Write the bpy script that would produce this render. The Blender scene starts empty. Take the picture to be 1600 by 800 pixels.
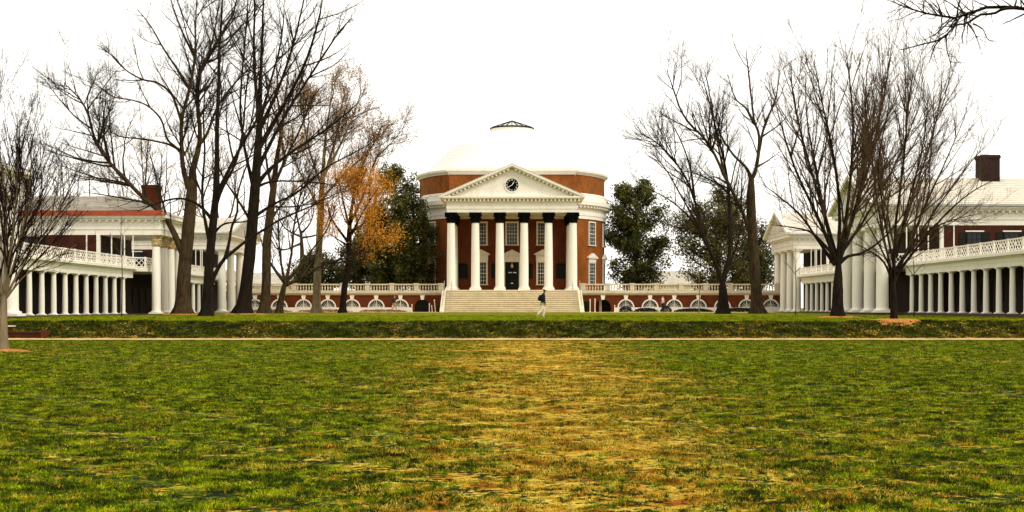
import bpy, bmesh, math, random
import numpy as np
from mathutils import Vector, Matrix
R = math.radians
PI = math.pi
sc = bpy.context.scene
C = sc.collection

# ------------------------------------------------------------------ camera, world, sun, exposure
EYE = 1.45; F = 2000.0; HX = 800.0; HY = 481.0        # focal length and horizon of the 1600 px wide picture
cam = bpy.data.cameras.new('camera'); co = bpy.data.objects.new('camera', cam); C.objects.link(co)
co.location = (0, 0, EYE); co.rotation_euler = (R(90), 0, 0)
cam.sensor_width = 36; cam.lens = 45.0; cam.shift_y = (HY-400)/1600.0
cam.clip_start = .1; cam.clip_end = 6000
sc.camera = co
w = bpy.data.worlds.new("World"); sc.world = w; w.use_nodes = True
SUN_EL, SUN_AZ = 40.0, 126.0            # azimuth clockwise from +Y: behind the camera, to the right
nt = w.node_tree; nt.nodes.clear()
out = nt.nodes.new('ShaderNodeOutputWorld')
sky = nt.nodes.new('ShaderNodeTexSky'); sky.sky_type = 'NISHITA'; sky.sun_disc = False
sky.sun_elevation = R(SUN_EL); sky.sun_rotation = R(SUN_AZ)
b1 = nt.nodes.new('ShaderNodeBackground'); b1.inputs['Strength'].default_value = .1
nt.links.new(sky.outputs[0], b1.inputs['Color'])
b2 = nt.nodes.new('ShaderNodeBackground'); b2.inputs['Strength'].default_value = 1.3   # closed bright cloud
b2.inputs['Color'].default_value = (1, .955, .875, 1)
mx = nt.nodes.new('ShaderNodeMixShader'); mx.inputs[0].default_value = .9
nt.links.new(b1.outputs[0], mx.inputs[1]); nt.links.new(b2.outputs[0], mx.inputs[2])
nt.links.new(mx.outputs[0], out.inputs[0])
sl = bpy.data.lights.new('sun', 'SUN'); sl.energy = 1.5; sl.angle = R(10); sl.color = (1, .95, .86)
so = bpy.data.objects.new('sun', sl); C.objects.link(so)
sd = Vector((math.sin(R(SUN_AZ))*math.cos(R(SUN_EL)), math.cos(R(SUN_AZ))*math.cos(R(SUN_EL)), math.sin(R(SUN_EL))))
so.rotation_euler = sd.to_track_quat('Z', 'Y').to_euler()
sc.view_settings.view_transform = 'Standard'; sc.view_settings.look = 'None'
sc.view_settings.exposure = 0.34; sc.view_settings.gamma = 1

def at(px, py, Y):                      # where a point seen at (px, py) stands if it is Y metres away
    return Vector(((px-HX)/F*Y, Y, EYE+(HY-py)/F*Y))

# ------------------------------------------------------------------ object helpers
def tag(o, label=None, cat=None, group=None, kind=None):
    if label: o['label'] = label
    if cat: o['category'] = cat
    if group: o['group'] = group
    if kind: o['kind'] = kind
    return o
def thing(name, label, cat, loc=(0, 0, 0), group=None):
    o = bpy.data.objects.new(name, None); C.objects.link(o); o.location = loc
    o.empty_display_size = .5
    return tag(o, label, cat, group)
def link(name, me, parent=None, loc=None):
    o = bpy.data.objects.new(name, me); C.objects.link(o)
    if loc is not None: o.location = loc
    if parent is not None: o.parent = parent
    return o
class MB:
    def __init__(s): s.v = []; s.f = []
    def add(s, vs, fs):
        n = len(s.v); s.v.extend([tuple(v) for v in vs]); s.f.extend([tuple(i+n for i in f) for f in fs]); return s
    def box(s, x0, x1, y0, y1, z0, z1):
        return s.add([(x0,y0,z0),(x1,y0,z0),(x1,y1,z0),(x0,y1,z0),(x0,y0,z1),(x1,y0,z1),(x1,y1,z1),(x0,y1,z1)],
                     [(0,3,2,1),(4,5,6,7),(0,1,5,4),(1,2,6,5),(2,3,7,6),(3,0,4,7)])
    def bar(s, a, b, w_, d, nrm=(0, -1, 0)):        # a square bar from a to b, w_ wide across and d thick along nrm
        a, b = Vector(a), Vector(b); t = (b-a).normalized(); n = Vector(nrm)
        u = t.cross(n).normalized()*w_/2; n = n*d/2
        return s.add([a-u-n, a+u-n, a+u+n, a-u+n, b-u-n, b+u-n, b+u+n, b-u+n],
                     [(0,1,2,3),(7,6,5,4),(0,4,5,1),(1,5,6,2),(2,6,7,3),(3,7,4,0)])
    def lathe(s, prof, c=(0, 0, 0), n=32, a0=0, a1=2*PI, cap=True):
        full = abs(a1-a0-2*PI) < 1e-6; m = n if full else n+1
        vs = []
        for (r, z) in prof:
            for i in range(m):
                a = a0+(a1-a0)*i/n
                vs.append((c[0]+r*math.cos(a), c[1]+r*math.sin(a), c[2]+z))
        fs = []
        for k in range(len(prof)-1):
            for i in range(n):
                j = (i+1) % m
                fs.append((k*m+i, k*m+j, (k+1)*m+j, (k+1)*m+i))
        if cap and full:
            fs.append(tuple(reversed(range(m)))); fs.append(tuple(range((len(prof)-1)*m, len(prof)*m)))
        return s.add(vs, fs)
    def prism(s, pts, y0, y1):                       # polygon in x,z (counter-clockwise seen from -y) extruded in y
        n = len(pts)
        vs = [(p[0], y0, p[1]) for p in pts]+[(p[0], y1, p[1]) for p in pts]
        fs = [tuple(range(n)), tuple(reversed(range(n, 2*n)))]+[((i+1) % n, i, i+n, (i+1) % n+n) for i in range(n)]
        return s.add(vs, fs)
    def xf(s, M):
        s.v = [tuple(M @ Vector(v)) for v in s.v]; return s
    def mesh(s, m, smooth=False, name='mesh'):
        me = bpy.data.meshes.new(name); me.from_pydata(s.v, [], s.f)
        bm = bmesh.new(); bm.from_mesh(me); bmesh.ops.recalc_face_normals(bm, faces=bm.faces); bm.to_mesh(me); bm.free()
        me.materials.append(m)
        if smooth:
            me.polygons.foreach_set('use_smooth', [True]*len(me.polygons))
            try: me.set_sharp_from_angle(angle=R(35))
            except Exception: pass
        me.update(); return me
    def build(s, name, m, parent=None, smooth=False, kind=None, label=None):
        o = link(name, s.mesh(m, smooth, name), parent)
        return tag(o, label, None, None, kind)

# ------------------------------------------------------------------ materials
def newmat(name):
    m = bpy.data.materials.new(name); m.use_nodes = True
    n = m.node_tree.nodes; b = n['Principled BSDF']
    return m, m.node_tree, n, b
def coords(t, kind='obj'):
    n = t.nodes
    if kind == 'obj': return n.new('ShaderNodeTexCoord').outputs['Object']
    return n.new('ShaderNodeNewGeometry').outputs['Position']
def noise(t, vec, scale, detail=4, rough=.6, scl=None):
    n = t.nodes
    if scl:
        mp = n.new('ShaderNodeVectorMath'); mp.operation = 'MULTIPLY'; mp.inputs[1].default_value = scl
        t.links.new(vec, mp.inputs[0]); vec = mp.outputs[0]
    x = n.new('ShaderNodeTexNoise'); x.inputs['Scale'].default_value = scale
    x.inputs['Detail'].default_value = detail; x.inputs['Roughness'].default_value = rough
    t.links.new(vec, x.inputs['Vector']); return x.outputs['Fac']
def ramp(t, fac, stops):
    r = t.nodes.new('ShaderNodeValToRGB'); e = r.color_ramp.elements
    while len(e) < len(stops): e.new(.5)
    for k, (p, c) in enumerate(stops):
        e[k].position = p; e[k].color = (*c, 1) if len(c) == 3 else c
    t.links.new(fac, r.inputs[0]); return r.outputs[0]
def mix(t, f, a, b, mode='MIX'):
    x = t.nodes.new('ShaderNodeMix'); x.data_type = 'RGBA'; x.blend_type = mode
    for s_, v in ((0, f), (6, a), (7, b)):
        if hasattr(v, 'links') or hasattr(v, 'is_linked'): t.links.new(v, x.inputs[s_])
        elif s_ == 0: x.inputs[0].default_value = v
        else: x.inputs[s_].default_value = (*v, 1)
    return x.outputs[2]
def math_(t, op, a, b=None, c=None):
    x = t.nodes.new('ShaderNodeMath'); x.operation = op
    for i, v in enumerate((a, b, c)):
        if v is None: continue
        if hasattr(v, 'is_linked'): t.links.new(v, x.inputs[i])
        else: x.inputs[i].default_value = v
    return x.outputs[0]
def bump(t, b, h, strength, dist):
    x = t.nodes.new('ShaderNodeBump'); x.inputs['Strength'].default_value = strength; x.inputs['Distance'].default_value = dist
    t.links.new(h, x.inputs['Height']); t.links.new(x.outputs[0], b.inputs['Normal'])
def plain(name, col, rough=.6, var=.25, scale=3, bs=.2, bd=.01, scl=None, spec=.3, metal=0):
    m, t, n, b = newmat(name); v = coords(t, 'geo')
    f = noise(t, v, scale, 5, .6, scl)
    lo = tuple(c*(1-var) for c in col); hi = tuple(min(1, c*(1+var*.5)) for c in col)
    t.links.new(ramp(t, f, [(.3, lo), (.62, hi)]), b.inputs['Base Color'])
    b.inputs['Roughness'].default_value = rough; b.inputs['Specular IOR Level'].default_value = spec
    b.inputs['Metallic'].default_value = metal
    if bs: bump(t, b, noise(t, v, scale*9, 4, .6), bs, bd)
    return m
def painted(name, col, stain=(.42, .36, .25), amt=.35):    # white painted wood or stucco with streaks of dirt
    m, t, n, b = newmat(name); v = coords(t, 'geo')
    f = noise(t, v, 1.1, 6, .65, (1, 1, .25)); g = noise(t, v, 7, 4, .6)
    k = ramp(t, math_(t, 'MULTIPLY', f, g), [(.22, (0, 0, 0)), (.48, (1, 1, 1))])
    t.links.new(mix(t, math_(t, 'MULTIPLY', k, amt), col, stain), b.inputs['Base Color'])
    b.inputs['Roughness'].default_value = .55; b.inputs['Specular IOR Level'].default_value = .25
    bump(t, b, g, .12, .01)
    return m
def brick(name, c1, c2, mortar, drum=False, streak=0):
    m, t, n, b = newmat(name); v = coords(t, 'geo')
    s = n.new('ShaderNodeSeparateXYZ'); t.links.new(v, s.inputs[0])
    if drum:
        a = math_(t, 'MULTIPLY', math_(t, 'ARCTAN2', s.outputs[0], math_(t, 'SUBTRACT', s.outputs[1], 168.0)), 12.1)
    else: a = math_(t, 'ADD', s.outputs[0], s.outputs[1])
    cb = n.new('ShaderNodeCombineXYZ'); t.links.new(a, cb.inputs[0]); t.links.new(s.outputs[2], cb.inputs[1])
    k = n.new('ShaderNodeTexBrick'); t.links.new(cb.outputs[0], k.inputs['Vector'])
    k.inputs['Scale'].default_value = 1; k.inputs['Brick Width'].default_value = .235; k.inputs['Row Height'].default_value = .082
    k.inputs['Mortar Size'].default_value = .009; k.inputs['Bias'].default_value = 0
    k.inputs['Color1'].default_value = (*c1, 1); k.inputs['Color2'].default_value = (*c2, 1); k.inputs['Mortar'].default_value = (*mortar, 1)
    f = noise(t, v, .7, 5, .65, (1, 1, .6)); f2 = noise(t, v, 1.6, 6, .75, (1.2, 1.2, .45))
    col = mix(t, ramp(t, f, [(.35, (0, 0, 0)), (.65, (.55, .55, .55))]), k.outputs[0], tuple(x*.45 for x in c2))
    if streak: col = mix(t, ramp(t, f2, [(.42, (0, 0, 0)), (.68, (streak,)*3)]), col, (.38, .14, .02))
    t.links.new(col, b.inputs['Base Color']); b.inputs['Roughness'].default_value = .9; b.inputs['Specular IOR Level'].default_value = .15
    bump(t, b, k.outputs['Fac'], -.3, .01)
    return m
M = {}
M['white'] = painted('white_paint', (.84, .79, .68), (.45, .35, .2), .42)
M['cream'] = painted('cream_paint', (.66, .57, .40), (.3, .22, .12), .6)
M['column'] = painted('column_plaster', (.86, .81, .70), (.5, .42, .3), .22)
M['dome'] = painted('dome_white', (.86, .85, .82), (.6, .56, .48), .12)
M['riser'] = painted('shaded_riser_stone', (.50, .37, .19), (.25, .15, .06), .6)  # darker than the treads: shade under the nosings put into the colour
M['soot'] = plain('sooty_brick', (.022, .009, .006), .95, .5, 5)
M['stone'] = painted('step_stone', (.78, .68, .46), (.3, .2, .09), .65)
M['balus'] = painted('balustrade_stone', (.60, .53, .38), (.25, .19, .1), .7)
M['brick'] = brick('red_brick', (.165, .032, .007), (.095, .018, .004), (.15, .055, .02))  # darker than the drum brick, portico shadow painted into the wall colour
M['brickd'] = brick('drum_brick', (.36, .098, .012), (.22, .055, .008), (.25, .10, .03), True)
M['brickp'] = brick('dark_old_brick', (.085, .018, .008), (.045, .010, .005), (.07, .03, .015))
M['attic'] = brick('attic_brick', (.30, .085, .014), (.17, .042, .009), (.24, .10, .025), True, .4)
M['slate'] = plain('roof_slate', (.42, .38, .3), .7, .35, 1.5, .3, .02, (1, 1, 5))
M['roofw'] = plain('roof_pale', (.6, .55, .45), .7, .2, 1.5, .2, .02, (1, 1, 5))
M['red'] = plain('red_gutter', (.34, .06, .015), .5, .3, 3)
M['dark'] = plain('dark_door_paint', (.008, .008, .006), .6, .3, 4, .2, .01, None, .1)
M['black'] = plain('black_netting', (.005, .0045, .004), 1.0, .4, 6, .6, .05, None, .03)
M['shade'] = plain('dark_shutter', (.011, .011, .007), .6, .3, 4, .2, .01, None, .12)
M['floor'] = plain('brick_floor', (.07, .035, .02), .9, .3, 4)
M['inner'] = plain('shaded_inner_wall', (.03, .015, .009), .9, .4, 2)  # near-black walls and ceilings: the deep shade inside is in the base colour
M['metal'] = plain('dull_metal', (.4, .39, .37), .4, .2, 5, 0, 0, None, .5, .6)
M['tan'] = painted('tan_stone_and_bed_shade', (.5, .37, .17), (.12, .07, .02), .8)  # carved capitals; on the cornice beds this tan paints shade between modillions
m, t, n, b = newmat('window_glass'); b.inputs['Base Color'].default_value = (.012, .014, .016, 1); b.inputs['Roughness'].default_value = .12
b.inputs['Specular IOR Level'].default_value = .25; M['glass'] = m

def bark(name, lo, hi):
    m, t, n, b = newmat(name); v = coords(t, 'geo')
    f = noise(t, v, 6, 6, .7, (1, 1, .25)); g = noise(t, v, .8, 3, .6)
    c = ramp(t, f, [(.35, lo), (.68, hi)])
    t.links.new(mix(t, ramp(t, g, [(.4, (0, 0, 0)), (.7, (.5, .5, .5))]), c, tuple((x+y)*.6 for x, y in zip(lo, hi))), b.inputs['Base Color'])
    b.inputs['Roughness'].default_value = .95; b.inputs['Specular IOR Level'].default_value = .1
    bump(t, b, f, .8, .06); return m
M['bark_dark'] = bark('dark_bark', (.003, .002, .0015), (.024, .016, .008))
M['bark_brown'] = bark('brown_bark', (.008, .005, .003), (.085, .054, .024))
M['bark_pale'] = bark('pale_bark', (.09, .065, .035), (.3, .23, .13))
def twigmat(name, col):
    m, t, n, b = newmat(name); f = noise(t, coords(t, 'geo'), 1.5, 3)
    t.links.new(ramp(t, f, [(.3, tuple(c*.6 for c in col)), (.7, tuple(c*1.4 for c in col))]), b.inputs['Base Color'])
    b.inputs['Roughness'].default_value = .9; b.inputs['Specular IOR Level'].default_value = .1; return m
M['twig_dark'] = twigmat('dark_twigs', (.028, .017, .009))
M['twig_brown'] = twigmat('brown_twigs', (.07, .042, .02))
M['twig_red'] = twigmat('reddish_twigs', (.022, .009, .006))
M['twig_tan'] = twigmat('tan_twigs', (.22, .13, .055))
def leafmat(name, c1, c2, c3, scale=.9, trans=.25):
    m, t, n, b = newmat(name); g = coords(t, 'geo')
    f = noise(t, g, scale, 3, .6); h = noise(t, g, 9, 2)
    c = ramp(t, math_(t, 'ADD', math_(t, 'MULTIPLY', f, .55), math_(t, 'MULTIPLY', h, .45)), [(.36, c1), (.5, c2), (.64, c3)])
    t.links.new(c, b.inputs['Base Color']); b.inputs['Roughness'].default_value = .5; b.inputs['Specular IOR Level'].default_value = .25
    tr = n.new('ShaderNodeBsdfTranslucent'); t.links.new(c, tr.inputs[0])
    x = n.new('ShaderNodeMixShader'); x.inputs[0].default_value = trans
    t.links.new(b.outputs[0], x.inputs[1]); t.links.new(tr.outputs[0], x.inputs[2])
    t.links.new(x.outputs[0], n['Material Output'].inputs[0]); return m
M['magnolia'] = leafmat('magnolia_leaves', (.005, .009, .002), (.045, .052, .008), (.26, .23, .04))
M['olive'] = leafmat('olive_leaves', (.015, .017, .004), (.08, .075, .012), (.26, .20, .045))
M['orange'] = leafmat('orange_leaves', (.42, .16, .012), (.78, .33, .02), (.85, .47, .06), 1.2, .4)
M['rust'] = leafmat('rust_leaves', (.22, .10, .02), (.40, .19, .035), (.52, .30, .08), 1.2, .35)
M['hedge'] = leafmat('hedge_leaves', (.008, .012, .004), (.022, .03, .008), (.05, .06, .018))
M['litter'] = plain('leaf_litter', (.34, .17, .05), .95, .6, 9, 0, 0, None, .03)
M['straw'] = plain('straw_mulch', (.50, .20, .035), .95, .5, 8, .8, .05)

# lawn colour shared by the ground sheets and the grass blades, laid out over the real ground
def dryness(t, v):
    """how dry and worn the turf is at a ground position; the same sum drives the colour and the height of the grass"""
    sp = t.nodes.new('ShaderNodeSeparateXYZ'); t.links.new(v, sp.inputs[0]); X, Y, Z = sp.outputs
    fl = t.nodes.new('ShaderNodeVectorMath'); fl.operation = 'MULTIPLY'; fl.inputs[1].default_value = (1, 1, 0)
    t.links.new(v, fl.inputs[0]); v = fl.outputs[0]
    big = noise(t, v, .3, 3, .55, (1, .7, 1)); mid = noise(t, v, 1.9, 6, .75, (1, .8, 1)); fine = noise(t, v, 9, 4, .75)
    d = math_(t, 'DIVIDE', math_(t, 'SUBTRACT', X, .7), math_(t, 'ADD', 1.9, math_(t, 'MULTIPLY', Y, .04)))
    sw = math_(t, 'POWER', 2.718, math_(t, 'MULTIPLY', math_(t, 'MULTIPLY', d, d), -1.0))   # worn swath down the middle
    low = math_(t, 'LESS_THAN', Y, 57.0)
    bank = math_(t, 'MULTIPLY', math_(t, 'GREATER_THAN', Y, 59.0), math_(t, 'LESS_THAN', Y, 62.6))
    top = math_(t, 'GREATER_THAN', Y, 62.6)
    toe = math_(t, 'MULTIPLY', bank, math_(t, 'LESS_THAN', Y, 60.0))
    dry = math_(t, 'ADD', math_(t, 'MULTIPLY', big, .30), math_(t, 'MULTIPLY', mid, .70))
    dry = math_(t, 'ADD', dry, math_(t, 'MULTIPLY', math_(t, 'SUBTRACT', fine, .5), 1.15))
    dry = math_(t, 'ADD', dry, math_(t, 'MULTIPLY', math_(t, 'MULTIPLY', sw, low), .17))
    dry = math_(t, 'SUBTRACT', dry, math_(t, 'ADD', math_(t, 'MULTIPLY', low, .062), math_(t, 'MULTIPLY', bank, .055)))
    dry = math_(t, 'SUBTRACT', dry, math_(t, 'MULTIPLY', top, .3))
    dry = math_(t, 'ADD', dry, math_(t, 'MULTIPLY', toe, .12))
    q = math_(t, 'DIVIDE', math_(t, 'SUBTRACT', dry, .55), .035)
    q = math_(t, 'MINIMUM', math_(t, 'MAXIMUM', q, 0.0), 1.0)
    return q, bank, top, mid, fine
def lawn_group():
    g = bpy.data.node_groups.new('lawn_colour', 'ShaderNodeTree')
    g.interface.new_socket('Color', in_out='OUTPUT', socket_type='NodeSocketColor')
    g.interface.new_socket('Dry', in_out='OUTPUT', socket_type='NodeSocketFloat')
    t = g; n = g.nodes; go = n.new('NodeGroupOutput')
    v = n.new('ShaderNodeNewGeometry').outputs['Position']
    dryf, bank, top, mid, fine = dryness(t, v); vf = noise(t, v, 30, 2, .6)
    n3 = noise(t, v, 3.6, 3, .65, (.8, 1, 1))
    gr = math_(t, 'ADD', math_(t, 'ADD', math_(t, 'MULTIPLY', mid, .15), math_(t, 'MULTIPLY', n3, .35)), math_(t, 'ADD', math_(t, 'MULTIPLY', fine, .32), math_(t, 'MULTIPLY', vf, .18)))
    green = ramp(t, gr, [(.44, (.003, .007, .001)), (.478, (.055, .10, .003)), (.508, (.28, .39, .004)), (.57, (.70, .78, .008))])  # darkest stops paint the shaded hollows between grass clumps as speckle
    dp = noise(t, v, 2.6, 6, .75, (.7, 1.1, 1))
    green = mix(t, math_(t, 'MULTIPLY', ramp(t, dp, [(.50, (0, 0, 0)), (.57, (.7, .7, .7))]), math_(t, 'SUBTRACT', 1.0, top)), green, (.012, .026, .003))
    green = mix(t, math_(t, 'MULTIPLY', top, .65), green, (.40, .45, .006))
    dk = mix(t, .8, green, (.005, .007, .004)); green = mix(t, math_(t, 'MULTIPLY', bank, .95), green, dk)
    straw = ramp(t, noise(t, v, 2.3, 4, .7), [(.38, (.46, .14, .012)), (.47, (.86, .48, .035)), (.6, (1.0, .76, .11))])
    straw = mix(t, ramp(t, vf, [(.36, (.7, .7, .7)), (.5, (0, 0, 0))]), straw, (.14, .10, .012))
    straw = mix(t, math_(t, 'MULTIPLY', bank, .7), straw, mix(t, ramp(t, n3, [(.45, (0, 0, 0)), (.56, (1, 1, 1))]), (.62, .36, .05), (.25, .085, .012)))
    col = mix(t, dryf, green, straw)
    t.links.new(col, go.inputs[0]); t.links.new(dryf, go.inputs[1]); return g
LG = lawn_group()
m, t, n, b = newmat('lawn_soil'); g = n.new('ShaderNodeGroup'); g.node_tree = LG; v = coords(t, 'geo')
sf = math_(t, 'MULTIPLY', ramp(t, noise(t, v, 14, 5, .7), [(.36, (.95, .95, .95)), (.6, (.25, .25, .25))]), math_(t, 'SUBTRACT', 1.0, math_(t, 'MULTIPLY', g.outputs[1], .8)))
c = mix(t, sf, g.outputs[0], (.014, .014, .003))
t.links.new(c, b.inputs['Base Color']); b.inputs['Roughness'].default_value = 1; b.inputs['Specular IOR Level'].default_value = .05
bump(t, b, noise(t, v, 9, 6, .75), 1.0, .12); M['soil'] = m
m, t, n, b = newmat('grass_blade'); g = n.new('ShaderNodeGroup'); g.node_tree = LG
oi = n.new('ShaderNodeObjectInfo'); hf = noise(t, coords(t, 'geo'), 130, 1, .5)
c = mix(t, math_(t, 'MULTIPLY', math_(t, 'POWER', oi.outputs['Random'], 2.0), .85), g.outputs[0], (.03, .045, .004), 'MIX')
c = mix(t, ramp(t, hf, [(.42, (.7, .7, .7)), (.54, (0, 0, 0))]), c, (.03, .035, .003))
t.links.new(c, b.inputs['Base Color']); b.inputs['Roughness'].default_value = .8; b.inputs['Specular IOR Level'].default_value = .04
tr = n.new('ShaderNodeBsdfTranslucent'); t.links.new(c, tr.inputs[0]); x = n.new('ShaderNodeMixShader'); x.inputs[0].default_value = .2
t.links.new(b.outputs[0], x.inputs[1]); t.links.new(tr.outputs[0], x.inputs[2]); t.links.new(x.outputs[0], n['Material Output'].inputs[0])
M['blade'] = m
M['path'] = plain('gravel_path', (.62, .42, .18), .95, .3, 3, .5, .02)

# ------------------------------------------------------------------ ground
rng = np.random.default_rng(7)
def terrain_z(x, y):
    if y < 59.6: z = 0.0
    elif y < 62.6:
        u = (y-59.6)/3.0; z = .79*(3*u*u-2*u*u*u)*.6+.79*u*.4
    elif y < 145: z = .79+(y-62.6)/82.4*.15
    else: z = .94
    wob = .035*math.sin(x*.31+1.3)*math.sin(y*.23)+.02*math.sin(x*.83+y*.57)
    if y < 56.5: z += wob*min(1, (56.5-y)/6)
    elif 60.4 < y < 70: z += wob*.7*min(1, (y-60.4)/1.5)
    return z
xs = sorted(set([-2500, -900, -300, -120, -70, -50]+[round(-40+i*1.0, 2) for i in range(81)]+[50, 70, 120, 300, 900, 2500]))
ys = [-300, -60, -10, 0]+[2+i*.8 for i in range(68)]
ys = [y for y in ys if y < 56.6]+[57.1, 58.2]
def sheet(name, ys, m, dz=0, xs=xs, kind='structure'):
    mb = MB(); nx = len(xs)
    wv = (lambda x: .16*math.sin(x*1.7)+.1*math.sin(x*4.3+1)) if name == 'footpath' else (lambda x: 0)
    mb.v = [(x, y+wv(x+j*3), terrain_z(x, y)+dz) for j, y in enumerate(ys) for x in xs]
    mb.f = [(j*nx+i, j*nx+i+1, (j+1)*nx+i+1, (j+1)*nx+i) for j in range(len(ys)-1) for i in range(nx-1)]
    me = bpy.data.meshes.new(name); me.from_pydata(mb.v, [], mb.f); me.materials.append(m)
    me.polygons.foreach_set('use_smooth', [True]*len(me.polygons))
    o = link(name, me); o['kind'] = kind; return o
sheet('lower_lawn', ys, M['soil'])
sheet('footpath', [57.0, 57.6, 58.3, 59.1], M['path'], .035, xs=sorted(set([-2500, -300, -70]+[round(-45+i*.3, 2) for i in range(301)]+[70, 300, 2500])))
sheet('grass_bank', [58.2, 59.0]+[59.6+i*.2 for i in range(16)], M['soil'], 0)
sheet('upper_lawn', [62.6, 63.5, 65, 67, 70, 76, 85, 95, 105, 115, 125, 135, 141, 145, 160, 220, 400, 900, 3000], M['soil'])
mb = MB(); mb.box(-29.2, 29.2, 140.3, 149.6, .90, .965); tag(mb.build('paved_walk', M['path']), kind='structure')

# grass tufts
def tuft(seed, nb, rad, h, wd, lean=.5):
    r = random.Random(seed); mb = MB()
    for i in range(nb):
        a = r.uniform(0, 2*PI); d = rad*math.sqrt(r.random()); x, y = d*math.cos(a), d*math.sin(a)
        hh = h*r.uniform(.45, 1.15)*(1-.35*(d/rad)**2); th = r.uniform(0, 2*PI); le = hh*lean*r.uniform(.2, 1.3)
        ux, uy = math.cos(th)*wd*.5, math.sin(th)*wd*.5; la = a+r.uniform(-1, 1)
        tx, ty = x+le*math.cos(la), y+le*math.sin(la); mx_, my_ = x+le*.35*math.cos(la), y+le*.35*math.sin(la)
        k = len(mb.v)
        mb.v += [(x-ux, y-uy, -.01), (x+ux, y+uy, -.01), (mx_+ux*.8, my_+uy*.8, hh*.6), (mx_-ux*.8, my_-uy*.8, hh*.6), (tx, ty, hh)]
        mb.f += [(k, k+1, k+2, k+3), (k+3, k+2, k+4)]
    me = bpy.data.meshes.new('grass_tuft'); me.from_pydata(mb.v, [], mb.f); me.materials.append(M['blade']); return me
def tz(xs_, ys_): return np.array([terrain_z(a, b_) for a, b_ in zip(xs_, ys_)])
def scatter(name, label, zones, tufts):
    pts = []; scl = []
    for (y0, y1, dens, s0, s1, hw) in zones:
        area = 0; n_ = int(dens*sum((hw(y0+(y1-y0)*(k+.5)/20)*2)*(y1-y0)/20 for k in range(20)))
        yy = rng.uniform(y0, y1, n_*2); mx_ = max(hw(y0), hw(y1)); keep = rng.random(n_*2) < np.array([hw(q) for q in yy])/mx_
        yy = yy[keep][:n_]; xx = np.array([rng.uniform(-hw(q), hw(q)) for q in yy])
        # clumpy: thin out where a low-frequency pattern is low, so the soil shows in uneven gaps
        c1 = np.sin(xx*5.1+np.sin(yy*3.7)*1.7)+np.sin(yy*6.3+np.sin(xx*4.1)*2.1)+np.sin((xx+yy)*2.3)
        k = rng.random(len(xx)) < np.clip(.62+.3*c1, .06, 1)
        xx, yy, c1 = xx[k], yy[k], c1[k]
        pts.append(np.stack([xx, yy, tz(xx, yy)], 1)); scl.append(rng.uniform(s0, s1, len(xx))*(1+.12*c1))
    P = np.concatenate(pts); S = np.concatenate(scl)
    me = bpy.data.meshes.new(name); me.vertices.add(len(P)); me.vertices.foreach_set('co', P.astype('f').ravel())
    a = me.attributes.new('tsc', 'FLOAT', 'POINT'); a.data.foreach_set('value', S.astype('f'))
    o = link(name, me); tag(o, label, 'grass', None, 'stuff')
    ng = bpy.data.node_groups.new(name, 'GeometryNodeTree')
    ng.interface.new_socket('Geometry', in_out='INPUT', socket_type='NodeSocketGeometry')
    ng.interface.new_socket('Geometry', in_out='OUTPUT', socket_type='NodeSocketGeometry')
    gi = ng.nodes.new('NodeGroupInput'); go = ng.nodes.new('NodeGroupOutput')
    g2i = ng.nodes.new('GeometryNodeGeometryToInstance')
    for k, tm in enumerate(tufts):
        src = link('grass_tuft', tm, o, (pts[0][k][0], pts[0][k][1], pts[0][k][2])); src['kind'] = 'stuff'
        oi = ng.nodes.new('GeometryNodeObjectInfo'); oi.inputs['Object'].default_value = src; oi.inputs['As Instance'].default_value = True
        oi.transform_space = 'ORIGINAL'
        ng.links.new(oi.outputs['Geometry'], g2i.inputs[0])
    iop = ng.nodes.new('GeometryNodeInstanceOnPoints'); iop.inputs['Pick Instance'].default_value = True
    na = ng.nodes.new('GeometryNodeInputNamedAttribute'); na.data_type = 'FLOAT'; na.inputs['Name'].default_value = 'tsc'
    ps = ng.nodes.new('GeometryNodeInputPosition'); dq = dryness(ng, ps.outputs[0])[0]
    xyz = ng.nodes.new('ShaderNodeCombineXYZ'); fh = math_(ng, 'SUBTRACT', 1.0, math_(ng, 'MULTIPLY', dq, .72))
    ng.links.new(na.outputs[0], xyz.inputs[0]); ng.links.new(na.outputs[0], xyz.inputs[1]); ng.links.new(math_(ng, 'MULTIPLY', math_(ng, 'POWER', na.outputs[0], .6), fh), xyz.inputs[2])
    rv = ng.nodes.new('FunctionNodeRandomValue'); rv.data_type = 'FLOAT_VECTOR'
    rv.inputs[0].default_value = (-.12, -.12, 0); rv.inputs[1].default_value = (.12, .12, 6.283)
    ri = ng.nodes.new('FunctionNodeRandomValue'); ri.data_type = 'INT'; ri.inputs[4].default_value = 0; ri.inputs[5].default_value = len(tufts)-1
    ng.links.new(gi.outputs[0], iop.inputs['Points'])
    # joined instances list: use a collection-free join
    jg = ng.nodes.new('GeometryNodeJoinGeometry')
    for l in list(ng.links):
        if l.to_node == g2i: fr = l.from_socket; ng.links.remove(l); ng.links.new(fr, jg.inputs[0])
    for l in list(ng.links): pass
    srcs = [x_ for x_ in ng.nodes if x_.bl_idname == 'GeometryNodeObjectInfo']
    for s_ in srcs:
        if not any(l.from_node == s_ for l in ng.links): ng.links.new(s_.outputs['Geometry'], jg.inputs[0])
    ng.nodes.remove(g2i)
    ng.links.new(jg.outputs[0], iop.inputs['Instance']); ng.links.new(xyz.outputs[0], iop.inputs['Scale'])
    ng.links.new(rv.outputs[0], iop.inputs['Rotation']); ng.links.new(ri.outputs[2], iop.inputs['Instance Index'])
    ng.links.new(iop.outputs[0], go.inputs[0])
    md = o.modifiers.new('scatter', 'NODES'); md.node_group = ng
    return o
hw = lambda y: .4*y+2.5
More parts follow.
